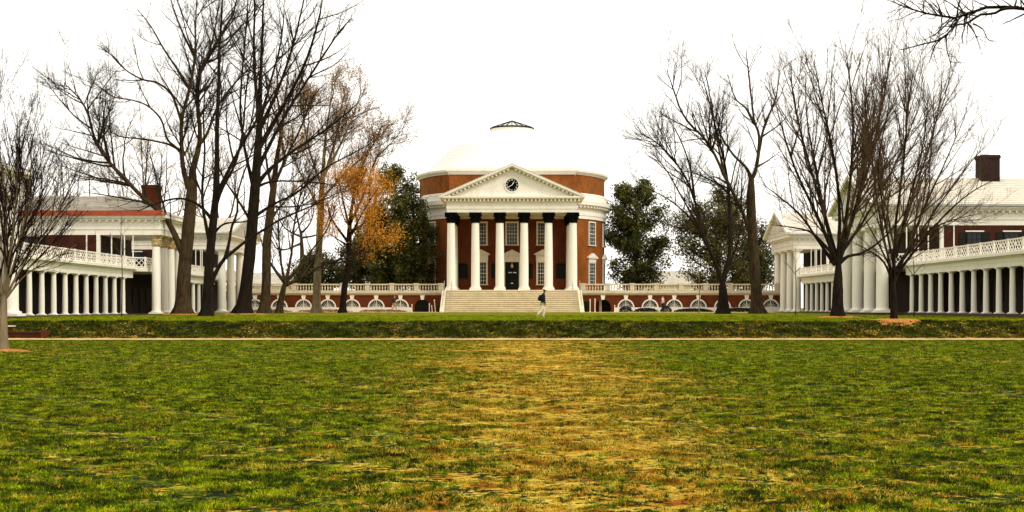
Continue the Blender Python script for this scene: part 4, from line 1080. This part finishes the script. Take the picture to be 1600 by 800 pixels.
tree('budding_tree', 'young reddish budding tree cut by the left edge, pale slender trunk', 43, (5, 548),
     [(5, 549, .16), (5, 500, .135), (7, 460, .14)],
     [[(.04, .008), (7, 462), (10, 350), (4, 250), (-4, 160), (-8, 110)],
      [(.04, .008), (8, 462), (20, 350), (27, 250), (28, 150)],
      [(.035, .008), (8, 462), (28, 380), (50, 290), (70, 190)],
      [(.03, .008), (9, 465), (35, 408), (75, 340), (110, 270), (130, 215)],
      [(.022, .007), (9, 468), (40, 425), (80, 395), (120, 370)],
      [(.03, .008), (6, 462), (-10, 380), (-30, 280), (-45, 180)],
      [(.03, .008), (6, 465), (-25, 400), (-60, 320), (-90, 240)],
      [(.03, .008), (8, 455), (18, 400), (40, 320), (48, 230), (50, 170)]],
     'bark_pale', 'twig_red', 25, VC, slope=.5, up=.4, lr=1.0, vs_=.86,
     leaf=lambda rg, p, root, inv: leaves(rg, p, 10000, .026, .02, M['twig_red'], 'buds', root))
# background bare trees, tan against the sky
for k, (px, top, Y, wd, sd, lab) in enumerate(((150, 235, 165, 60, 31, 'faint tan bare tree behind the red-guttered pavilion, left of its chimney'),
        (235, 180, 172, 75, 32, 'faint tan bare tree rising behind the arching limb of the tallest tree'),
        (345, 190, 178, 70, 33, 'faint tan bare tree far behind the two dark left trunks'), (470, 230, 182, 65, 34, 'faint tan bare tree far behind the pale straight trunk'),
        (1275, 200, 170, 65, 35, 'faint tan bare tree behind the broad vase-shaped tree'), (75, 215, 160, 60, 36, 'faint tan bare tree behind the budding tree at left edge'),
        (560, 190, 190, 55, 37, 'faint tan bare tree far behind the orange-leaved tree'))):
    h_ = 440-top
    tree('background_tree', lab, Y, (px, 470), [(px, 470, .35), (px+2, 400, .3), (px, 360, .28)],
         [[(.14, .03), (px, 365), (px-wd*.15, top+h_*.4), (px-wd*.2, top)], [(.14, .03), (px, 365), (px+wd*.3, top+h_*.5), (px+wd*.35, top+10)],
          [(.12, .03), (px, 370), (px-wd*.5, top+h_*.55), (px-wd*.75, top+25)], [(.12, .03), (px, 372), (px+wd*.6, top+h_*.6), (px+wd*.85, top+45)],
          [(.1, .03), (px, 380), (px-wd*.6, top+h_*.75), (px-wd, top+80)]],
         'bark_brown', 'twig_tan', sd, lvset(1.3, .5, .02), ground=.8)

# overhanging bough from a tree just outside the right edge
tree('overhanging_tree', 'dark bough with drooping twigs reaching in at the top right corner', 22, (2000, 600),
     [(1990, 610, .34), (1985, 400, .3), (1975, 200, .27), (1960, 60, .22), (1930, -30, .16)],
     [[(.05, .008, 0), (1975, 150), (1850, 60), (1700, 20), (1640, 20), (1600, 14), (1570, 11), (1540, 12), (1522, 18), (1495, 28), (1472, 25), (1450, 22), (1426, 15), (1395, 3)],
      [(.03, .006, 0), (1590, 12), (1567, 14), (1552, 22), (1532, 23), (1510, 37), (1495, 39), (1478, 55), (1463, 68), (1457, 82), (1452, 98)],
      [(.018, .005, 0), (1480, 54), (1463, 64), (1445, 68), (1420, 75), (1405, 78)],
      [(.012, .004, 0), (1478, 56), (1479, 75), (1484, 95), (1489, 115)],
      [(.014, .004, 0), (1512, 36), (1522, 50), (1528, 65), (1532, 76)],
      [(.014, .004, 0), (1495, 28), (1498, 5), (1505, -20)],
      [(.014, .004, 0), (1472, 25), (1465, 5), (1455, -12)],
      [(.014, .004, 0), (1426, 15), (1410, 5), (1385, -8)],
      [(.012, .004, 0), (1520, 37), (1535, 45), (1544, 62), (1552, 64)],
      [(.1, .02, 0), (1960, 60), (1900, -60), (1850, -200), (1800, -300)],
      [(.12, .02, 0), (1955, 40), (2000, -80), (2050, -220), (2060, -350)],
      [(.1, .02, 0), (1975, 160), (2080, 60), (2180, -40), (2250, -120)]],
     'bark_dark', 'twig_dark', 41,
     [(7.5, .04, (25, 80), (.05, .16), 6, .1, .4, .009, .0035, (.15, .75), 4), (8, .15, (25, 70), (.25, .6), 4, .0, .45, .004, .0022, (.06, .3), 3)], slope=.0)

# saplings
SP = [(3.0, .25, (25, 50), (.3, .5), 5, .3, .2, .012, .006, (.3, 1.3), 4), (3, .2, (25, 50), (.3, .5), 3, .3, .2, .006, .004, (.15, .5), 3)]
for (px, py, top, Y, mat_, lab) in ((190, 494, 335, 88, 'bark_brown', 'thin leafless sapling before the left colonnade'), (1243, 491, 385, 110, 'bark_brown', 'slim leafless sapling before the farthest right pavilion columns'),
        (1428, 497, 385, 84, 'bark_dark', 'thin leafless sapling before the right colonnade, right of the mulched tree'), (1092, 488, 395, 136, 'bark_pale', 'small pale sapling before the lunettes of the right wing')):
    r0 = 1.1/F*Y*.8
    tree('sapling', lab, Y, (px, py), [(px, py, r0), (px+1, (py*2+top)/3, r0*.8), (px, (py+top*2)/3, r0*.6)],
         [[(r0*.5, .008), (px, (py+top*2)/3), (px-1, top+20), (px, top)], [(r0*.4, .008), (px, (py+top*1.4)/2.4), (px-14, (py+top*3)/4), (px-18, top+28)],
          [(r0*.4, .008), (px, (py+top*1.6)/2.6), (px+14, (py+top*3)/4), (px+17, top+34)]], mat_, 'twig_brown', px, SP, slope=.6)

# magnolias and other evergreens
def evergreen(name, label, px, Y, ytop, ybot, wpx, mat_, seed, nl, size, ground=.9, lob=1.0):
    rg = np.random.default_rng(seed); b = at(px, 480, Y); root = thing(name, label, 'tree', (b.x, Y, ground))
    z0 = at(0, ybot, Y).z-ground; z1 = at(0, ytop, Y).z-ground; W = wpx/F*Y
    PP = resample(np.array([[0, 0, -.3, .38], [.15, .05, z0+.5, .32], [.05, 0, (z0+z1)/2, .22], [0, 0, z1*.93, .05]]), 14)
    vs, q = limb_mesh(PP, 10, None, rg, True, .04); link('trunk', np_mesh('trunk', vs, q, M['bark_dark']), root)
    nb = 84; cl = []; Ps = []
    for i in range(nb):
        u = rg.uniform(0, 1); z = z0+(z1-z0)*u*.93; prof = math.sin(PI*min(1, (u*.74+.2)))**.6
        a = rg.uniform(0, 2*PI); r_ = W*prof*rg.uniform(.55, 1.08); p1 = np.array([r_*math.cos(a), r_*.85*math.sin(a), z+rg.uniform(.2, 1.0)])
        p0 = np.array([.1, 0, max(z0*.6, z-r_*.55)]); mid = (p0+p1)/2+np.array([0, 0, -.25*r_*.3])
        Ps.append(resample(smooth_poly([p0, mid, p1], 4), 7)); 
    P0 = np.array(Ps); R0 = np.linspace(.09, .025, 7)[None].repeat(nb, 0)
    g1 = spawn(rg, P0, R0, 1.8, .25, (25, 65), (.25, .5), 4, .4, .3, .03, .012, (.5, 1.8))
    v1, q1 = tubes(P0, R0, 5); v2, q2 = tubes(g1[0], g1[1], 3)
    link('branches', np_mesh('branches', np.concatenate([v1, v2]), np.concatenate([q1, q2+len(v1)]), M['bark_dark']), root)
    tips = np.concatenate([P0[:, -1], g1[0][:, -1], g1[0][:, 2]])
    tips = tips[rg.random(len(tips)) < .5]
    leaves(rg, tips, int(nl*1.3), size*.85, .36*lob, M[mat_], 'foliage', root)
    leaves(rg, tips*np.array([.8, .8, .97]), nl//2, size*.85, .5*lob, M[mat_], 'foliage', root)
    return root
evergreen('magnolia_tree', 'dark evergreen magnolia overlapping the left side of the rotunda', 645, 158.3, 300, 450, 34, 'magnolia', 51, 9000, .2)
evergreen('magnolia_tree', 'taller evergreen magnolia behind the orange tree, pointed top beside the dome', 618, 158, 256, 455, 48, 'magnolia', 52, 14000, .22)
evergreen('magnolia_tree', 'dark evergreen at left behind the balustrade under the orange leaves', 585, 164, 360, 455, 60, 'magnolia', 53, 10000, .22)
evergreen('magnolia_tree', 'tall dark evergreen magnolia just right of the rotunda', 993, 166, 280, 452, 53, 'magnolia', 54, 16000, .22)
evergreen('magnolia_tree', 'broad olive green evergreen behind the black-trunked bare tree', 1122, 160, 293, 450, 72, 'olive', 55, 15000, .2)
evergreen('magnolia_tree', 'shorter dark evergreen behind the brown trunk, next to the far right pavilion', 1180, 164, 340, 452, 40, 'magnolia', 56, 8000, .2)
evergreen('magnolia_tree', 'dark evergreen far behind the small crooked tree at left', 500, 166, 400, 456, 42, 'magnolia', 57, 5000, .22)

# shrubs and hedges
def shrub(name, label, x, y, rx, ry, h, seed, nl=900, cat='shrub', mat_='hedge', group=None):
    rg = np.random.default_rng(seed); root = thing(name, label, cat, (x, y, .95), group)
    n_ = nl; d = norm(rg.normal(size=(n_, 3))); d[:, 2] = np.abs(d[:, 2]); rr = rg.uniform(.72, 1.0, (n_, 1))
    pts = d*rr*np.array([rx, ry, h*.9])+np.array([0, 0, .05])
    leaves(rg, pts, nl*2, .07, .035, M[mat_], 'foliage', root)
    q = MB(); rr_ = random.Random(seed)
    for i in range(7):
        a = rr_.uniform(0, 2*PI); q.bar((0, 0, -.05), (rx*.7*math.cos(a), ry*.7*math.sin(a), h*.75), .03, .03, (0, 0, 1) if False else (0, 1, 0))
    q.build('stems', M['bark_dark'], root); return root
b = at(692, 475, 149); shrub('round_shrub', 'clipped round dark shrub left of the steps', b.x, 148.4, .62, .6, 1.45, 61, 1500)
b = at(915, 475, 149); shrub('round_shrub', 'clipped round dark shrub right of the steps', b.x, 148.4, .66, .6, 1.5, 62, 1500)
for i, (xa, xb, h, lab) in enumerate(((12.4, 14.0, .75, 'dark shrub at the inner end of the hedge, right of the open archway'), (14.1, 17.0, .5, 'low dark hedge with uneven top under the first lunettes of the right wing'),
        (17.2, 18.6, .8, 'taller clump of the dark hedge left of the standing person'), (18.7, 23.4, .42, 'low dark hedge right of the standing person'), (23.6, 29.5, .5, 'low dark hedge at the outer end of the right wing'))):
    shrub('hedge', lab, (xa+xb)/2, 148.6, (xb-xa)/2, .5, h, 63+i, int(700*(xb-xa)/1.6))
for i, (xa, xb, lab) in enumerate(((-31, -25.5, 'brown low planting along the outer left wing'), (-25, -18.5, 'brown low planting under the middle lunettes of the left wing'), (-18, -12, 'brown low planting beside the dark arched door of the left wing'))):
    shrub('low_planting', lab, (xa+xb)/2, 149.0, (xb-xa)/2, .35, .28, 73+i, 900, mat_='rust')

# mulch rings
def mulch(px, py, Y, rr, lab, seed):
    b = at(px, py, Y); x, y = b.x, Y; r_ = random.Random(seed); q = MB(); n_ = 36
    for k, (f, z) in enumerate(((1.0, .0), (.8, .05), (.5, .08), (.1, .1))):
        for i in range(n_):
            a = 2*PI*i/n_; j = rr*f*(1+.12*math.sin(3*a+seed)+.07*r_.uniform(-1, 1)); X_, Y_ = j*math.cos(a), j*math.sin(a)
            q.v.append((X_, Y_, terrain_z(x+X_, y+Y_)-terrain_z(x, y)+z-.005+.02*r_.random()))
    for k in range(3):
        for i in range(n_): j = (i+1) % n_; q.f.append((k*n_+i, k*n_+j, (k+1)*n_+j, (k+1)*n_+i))
    q.f.append(tuple(range(3*n_, 4*n_)))
    o = link('mulch_ring', q.mesh(M['straw'], True)); o.location = (x, y, terrain_z(x, y)); tag(o, lab, 'mulch')
mulch(1397, 502, 63, 1.35, 'ring of orange straw mulch round the thin dark trunk at right', 1)
mulch(5, 548, 43, .85, 'patch of reddish leaf mulch round the pale trunk at the left edge', 2)
mulch(1308, 497, 82, 1.5, 'pale worn mulch round the short thick trunk of the vase-shaped tree', 3)
mulch(383, 490, 112, 2.2, 'brown leaf mulch round the massive dark trunk left of centre', 4)
mulch(285, 491, 108, 1.9, 'brown leaf mulch round the thick trunk of the tallest tree', 5)

rg = np.random.default_rng(99); P_ = []
for (x, y, r_, n_) in ((-27.8, 108, 4, 500), (-21.4, 90, 4, 400), (-23.4, 112, 4, 500), (-22.8, 127, 4, 300), (-17.2, 130, 5, 900), (20.8, 82, 5, 400), (18.8, 63, 3, 300), (-17, 44, 3, 250), (23, 120, 5, 300)):
    q = rg.normal(size=(n_, 2))*r_*.6+np.array([x, y]); P_.append(q)
y = rg.uniform(8, 57, 900); P_.append(np.stack([rg.uniform(-1, 1, 900)*(.4*y+1), y], 1)); P_ = np.concatenate(P_)
P_ = np.concatenate([P_, np.array([terrain_z(a, b) for a, b in P_])[:, None]+.035], 1); n_ = len(P_)
a = norm(rg.normal(size=(n_, 3))*np.array([1, 1, .3])); b_ = norm(np.cross(a, np.array([0, .3, 1.])+rg.normal(size=(n_, 3))*.3)); sz = rg.uniform(.015, .035, n_)[:, None]*(1+P_[:, 1:2]/90)
V_ = np.stack([P_-a*sz, P_+b_*sz*.5, P_+a*sz, P_-b_*sz*.5], 1).reshape(-1, 3)
tag(link('fallen_leaves', np_mesh('fallen_leaves', V_, np.arange(n_*4).reshape(-1, 4), M['litter'], False)), 'fallen brown leaves strewn on the grass under the trees', 'leaves', None, 'stuff')

# low brick wall beside the path, far left
lw = thing('low_brick_wall', 'low dark brick wall with a pier end beside the path at left', 'wall', (-24, 60, 0))
q = MB(); q.box(-6, 1.95, -.1, .3, -.1, .27); q.build('brick_wall', M['brickp'], lw)
q = MB(); q.box(-6, 1.97, -.14, .34, .272, .33); q.build('wall_cap', M['brickp'], lw)
q = MB(); q.box(1.972, 2.2, -.16, .36, -.1, .36); q.build('pier', M['brick'], lw)
q = MB(); q.box(-6, .1, 1.2, 1.6, .0, .55); q.build('brick_wall', M['brickp'], lw)
q = MB(); q.box(-6, .12, 1.16, 1.64, .552, .6); q.build('wall_cap', M['stone'], lw)

# white posts and notice stands near the two arched openings
def post(x, y, lab, h=1.0, lean=0.0, g=None):
    r_ = thing('white_post', lab, 'post', (x, y, .965), g)
    q = MB(); q.lathe([(.1, 0), (.1, .06), (.05, .08), (.045, h-.12), (.07, h-.1), (.07, h-.04), (.03, h)], n=10); o = q.build('shaft', M['white'], r_, True)
    q = MB(); q.box(-.13, .13, -.13, .13, -.02, .0); q.build('foot', M['stone'], r_)
    o.rotation_euler.y = lean
for (px, h, lab) in ((672, 1.0, 'short white post beside the dark arched door'), (676.5, .8, 'leaning white post nearest left of the shrub'), (681.5, 1.45, 'tall white post touching the left clipped shrub'),
                     (921, 1.5, 'tall white post beside the right clipped shrub'), (928.5, 1.55, 'white post left of the open archway'), (959, .8, 'thin white post right of the open archway'), (645, .9, 'thin white post left of the dark arched door')):
    b = at(px, 480, 148.9); post(b.x, 147.6, lab, h, -.1 if px in (676.5, 681.5) else 0)

# distant roofs beyond the terrace
def far_house(px, Y, w_, d_, hw_, hr, lab):
    b = at(px, 470, Y); r_ = thing('distant_house', lab, 'building', (b.x, Y, .9))
    q = MB(); q.box(-w_/2, w_/2, 0, d_, -.2, hw_); q.build('wall', M['cream'], r_)
    q = MB(); q.add([(-w_/2-.4, -.4, hw_), (w_/2+.4, -.4, hw_), (w_/2+.4, d_+.4, hw_), (-w_/2-.4, d_+.4, hw_), (-w_/2-.4, d_/2, hr), (w_/2+.4, d_/2, hr)], [(0,1,5,4), (3,4,5,2), (0,4,3), (1,2,5), (0,3,2,1)]); q.build('roof', M['slate'], r_)
    for i in range(3):
        window(r_, T(-w_/3+i*w_/3, 0, hw_-2.4), 1.3, 1.7, 2, 4)
far_house(1050, 230, 12, 9, 4.6, 7.3, 'tan-roofed distant house seen over the right balustrade gap')
far_house(398, 215, 14, 9, 4.2, 6.6, 'tan-roofed distant house beyond the left wing behind tree trunks')

# ------------------------------------------------------------------ people
def skinned(verts, edges, radii, m, name, parent, sub=1):
    me = bpy.data.meshes.new(name); me.from_pydata(verts, edges, [])
    bm = bmesh.new(); bm.from_mesh(me); ly = bm.verts.layers.skin.verify(); bm.verts.ensure_lookup_table()
    for v_, r_ in zip(bm.verts, radii):
        v_[ly].radius = (r_, r_) if not isinstance(r_, tuple) else r_; v_[ly].use_root = (v_.index == 0)
    bm.to_mesh(me); bm.free(); o = bpy.data.objects.new(name, me); C.objects.link(o)
    o.modifiers.new('s', 'SKIN').use_smooth_shade = True; sb = o.modifiers.new('d', 'SUBSURF'); sb.levels = sub; sb.render_levels = sub
    dg = bpy.context.evaluated_depsgraph_get(); me2 = bpy.data.meshes.new_from_object(o.evaluated_get(dg)); bpy.data.objects.remove(o)
    me2.materials.clear(); me2.materials.append(m); return link(name, me2, parent)
def person(label, x, y, z, rz, J, cols, hgt=1.0, pack=False):
    """J: joints in side view (x forward, z up): hip, knees, ankles, toes, elbows, hands"""
    root = thing('person', label, 'person', (x, y, z)); root.rotation_euler.z = rz; root.scale = (hgt,)*3
    skin = plain('skin', cols['skin'], .6, .1, 4, 0); top = plain('jacket', cols['top'], .9, .3, 12); leg = plain('trousers', cols['leg'], .9, .3, 12); sh = plain('shoe', cols['shoe'], .6, .2, 12); hr = plain('hair', cols['hair'], .7, .3, 20)
    W = lambda p, s, w_: (p[0], s*w_, p[1])
    hip, chest, neck, head = J['hip'], J['chest'], J['neck'], J['head']
    V = [W(hip, 0, 0), W(((hip[0]+chest[0])/2, (hip[1]+chest[1])/2), 0, 0), W(chest, 0, 0), W(neck, 0, 0), (head[0]-.01, 0, head[1]-.05), (head[0], 0, head[1]+.06)]
    E = [(0, 1), (1, 2), (2, 3), (3, 4), (4, 5)]; Rr = [(.15, .11), (.14, .1), (.16, .11), .055, .085, .09]
    for k, s in (('r', -1), ('l', 1)):
        n0 = len(V); kn, an, to = J['leg_'+k]; V += [(hip[0], s*.09, hip[1]-.06), W(kn, s, .1), W(an, s, .1), W(to, s, .11)]; E += [(0, n0), (n0, n0+1), (n0+1, n0+2), (n0+2, n0+3)]; Rr += [.085, .055, .04, .035]
        n0 = len(V); el, ha = J['arm_'+k]; V += [(chest[0], s*.18, chest[1]+.08), (el[0], s*.24, el[1]), (ha[0], s*.22, ha[1])]; E += [(2, n0), (n0, n0+1), (n0+1, n0+2)]; Rr += [.055, .04, .028]
        hd = Vector((ha[0]-el[0], 0, ha[1]-el[1])).normalized(); hp = Vector((ha[0], s*.22, ha[1])); lat = Vector((hd.z, 0, -hd.x))
        pm = len(V); V.append(tuple(hp+hd*.06)); Rr.append((.032, .016)); E.append((n0+2, pm))
        for f in range(4):
            a_ = hp+hd*.09+lat*(.024*(f-1.5)/1.5); b_ = a_+hd*(.035-.004*abs(f-1.5))+Vector((0, -s*.008, 0)); c_ = b_+hd*.025+Vector((0, -s*.018, 0))
            q_ = len(V); V += [tuple(a_), tuple(b_), tuple(c_)]; Rr += [.009, .008, .006]; E += [(pm, q_), (q_, q_+1), (q_+1, q_+2)]
        a_ = hp+hd*.035+lat*.035; b_ = a_+hd*.04+lat*.012; q_ = len(V); V += [tuple(a_), tuple(b_)]; Rr += [.01, .008]; E += [(pm, q_), (q_, q_+1)]
    skinned(V, E, Rr, skin, 'body', root)
    q = MB()
    q.lathe([(.004, -.02), (.018, 0), (.004, .03)], (head[0]+.09, 0, head[1]-.005), 6)                       # nose
    for s in (-1, 1): q.lathe([(.004, -.03), (.02, 0), (.004, .03)], (head[0]-.005, s*.088, head[1]), 6)       # ears
    q.build('nose_and_ears', skin, root, True)
    q = MB()
    for s in (-1, 1): q.lathe([(.003, -.012), (.012, 0), (.003, .012)], (head[0]+.08, s*.035, head[1]+.025), 6)
    q.build('eyes', M['dark'], root)
    q = MB(); q.box(head[0]+.07, head[0]+.088, -.025, .025, head[1]-.062, head[1]-.054); q.build('mouth', plain('lips', (.3, .1, .08), .5, .1), root)
    skinned([(head[0]-.03, 0, head[1]-.02), (head[0]-.025, 0, head[1]+.05), (head[0]+.01, 0, head[1]+.09)], [(0, 1), (1, 2)], [.1, .112, .1], hr, 'hair', root)
    # jacket
    V = [(hip[0], 0, hip[1]-.02), W(((hip[0]+chest[0])/2, (hip[1]+chest[1])/2), 0, 0), W(chest, 0, 0), (neck[0]-.01, 0, neck[1]-.02)]; E = [(0, 1), (1, 2), (2, 3)]; Rr = [(.2, .17), (.2, .17), (.21, .18), (.09, .085)]
    for k, s in (('r', -1), ('l', 1)):
        el, ha = J['arm_'+k]; n0 = len(V); V += [(chest[0], s*.19, chest[1]+.08), (el[0], s*.245, el[1]), (ha[0]-.0, s*.222, ha[1]+.0)]; E += [(2, n0), (n0, n0+1), (n0+1, n0+2)]; Rr += [.1, .08, .06]
    skinned(V, E, Rr, top, 'jacket', root)
    V = [(hip[0], 0, hip[1])]; E = []; Rr = [(.155, .125)]
    for k, s in (('r', -1), ('l', 1)):
        kn, an, to = J['leg_'+k]; n0 = len(V); V += [(hip[0], s*.095, hip[1]-.08), W(kn, s, .1), W(an, s, .1)]; E += [(0, n0), (n0, n0+1), (n0+1, n0+2)]; Rr += [.105, .08, .065]
    skinned(V, E, Rr, leg, 'trousers', root)
    for k, s in (('r', -1), ('l', 1)):
        kn, an, to = J['leg_'+k]; d = Vector((to[0]-an[0], 0, to[1]-an[1])).normalized()
        skinned([(an[0]-d.x*.05, s*.1, an[1]-d.z*.05-.015), (an[0]+d.x*.05, s*.1, an[1]+d.z*.05-.01), (to[0], s*.11, to[1])], [(0, 1), (1, 2)], [.05, .05, .04], sh, 'shoe', root)
    if pack:
        skinned([(chest[0]-.12, 0, chest[1]+.1), (chest[0]-.2, 0, chest[1]-.08), (chest[0]-.25, 0, chest[1]-.3)], [(0, 1), (1, 2)], [(.13, .1), (.16, .14), (.17, .15)], top if pack == 1 else plain('pack_cloth', (.02, .02, .03), .8, .2), 'backpack', root)
    return root
b = at(848, 496, 78)
walk = dict(hip=(0, .93), chest=(.03, 1.33), neck=(.07, 1.52), head=(.13, 1.66), leg_l=((.10, .5), (.02, .09), (.16, .035)), leg_r=((-.04, .52), (-.34, .2), (-.30, .07)), arm_l=((-.06, 1.12), (.06, .93)), arm_r=((.04, 1.12), (.14, .94)))
person('person in black jacket and pale trousers striding right before the steps, backpack on', b.x, 78, terrain_z(b.x, 78)+.0, 0, walk,
       dict(skin=(.2, .1, .055), top=(.004, .004, .006), leg=(.7, .6, .44), shoe=(.3, .27, .24), hair=(.012, .009, .007)), 1.0, 1)
b = at(616, 488, 146)
walk2 = dict(hip=(0, .93), chest=(.02, 1.33), neck=(.04, 1.52), head=(.07, 1.66), leg_l=((.16, .52), (.22, .1), (.38, .04)), leg_r=((-.06, .5), (-.3, .16), (-.22, .05)), arm_l=((-.12, 1.12), (-.1, .92)), arm_r=((.12, 1.12), (.25, 1.0)))
person('person in dark coat and tan trousers walking past the left wing windows', b.x, 146, .965, R(-20), walk2,
       dict(skin=(.5, .25, .17), top=(.02, .024, .03), leg=(.42, .28, .12), shoe=(.02, .02, .02), hair=(.22, .06, .03)), 1.08, 2)
b = at(1036, 488, 146)
stand = dict(hip=(0, .93), chest=(.01, 1.33), neck=(.03, 1.52), head=(.04, 1.66), leg_l=((.06, .5), (.02, .09), (.16, .04)), leg_r=((-.02, .5), (-.08, .09), (.06, .04)), arm_l=((-.06, 1.1), (.08, .96)), arm_r=((.02, 1.1), (.2, 1.05)))
person('person in pale grey top and black trousers standing by the right wing hedge', b.x, 146, .965, R(160), stand,
       dict(skin=(.4, .22, .15), top=(.5, .45, .44), leg=(.012, .012, .02), shoe=(.02, .02, .02), hair=(.012, .01, .008)), 1.08)
print('tree tris', TRI[0])
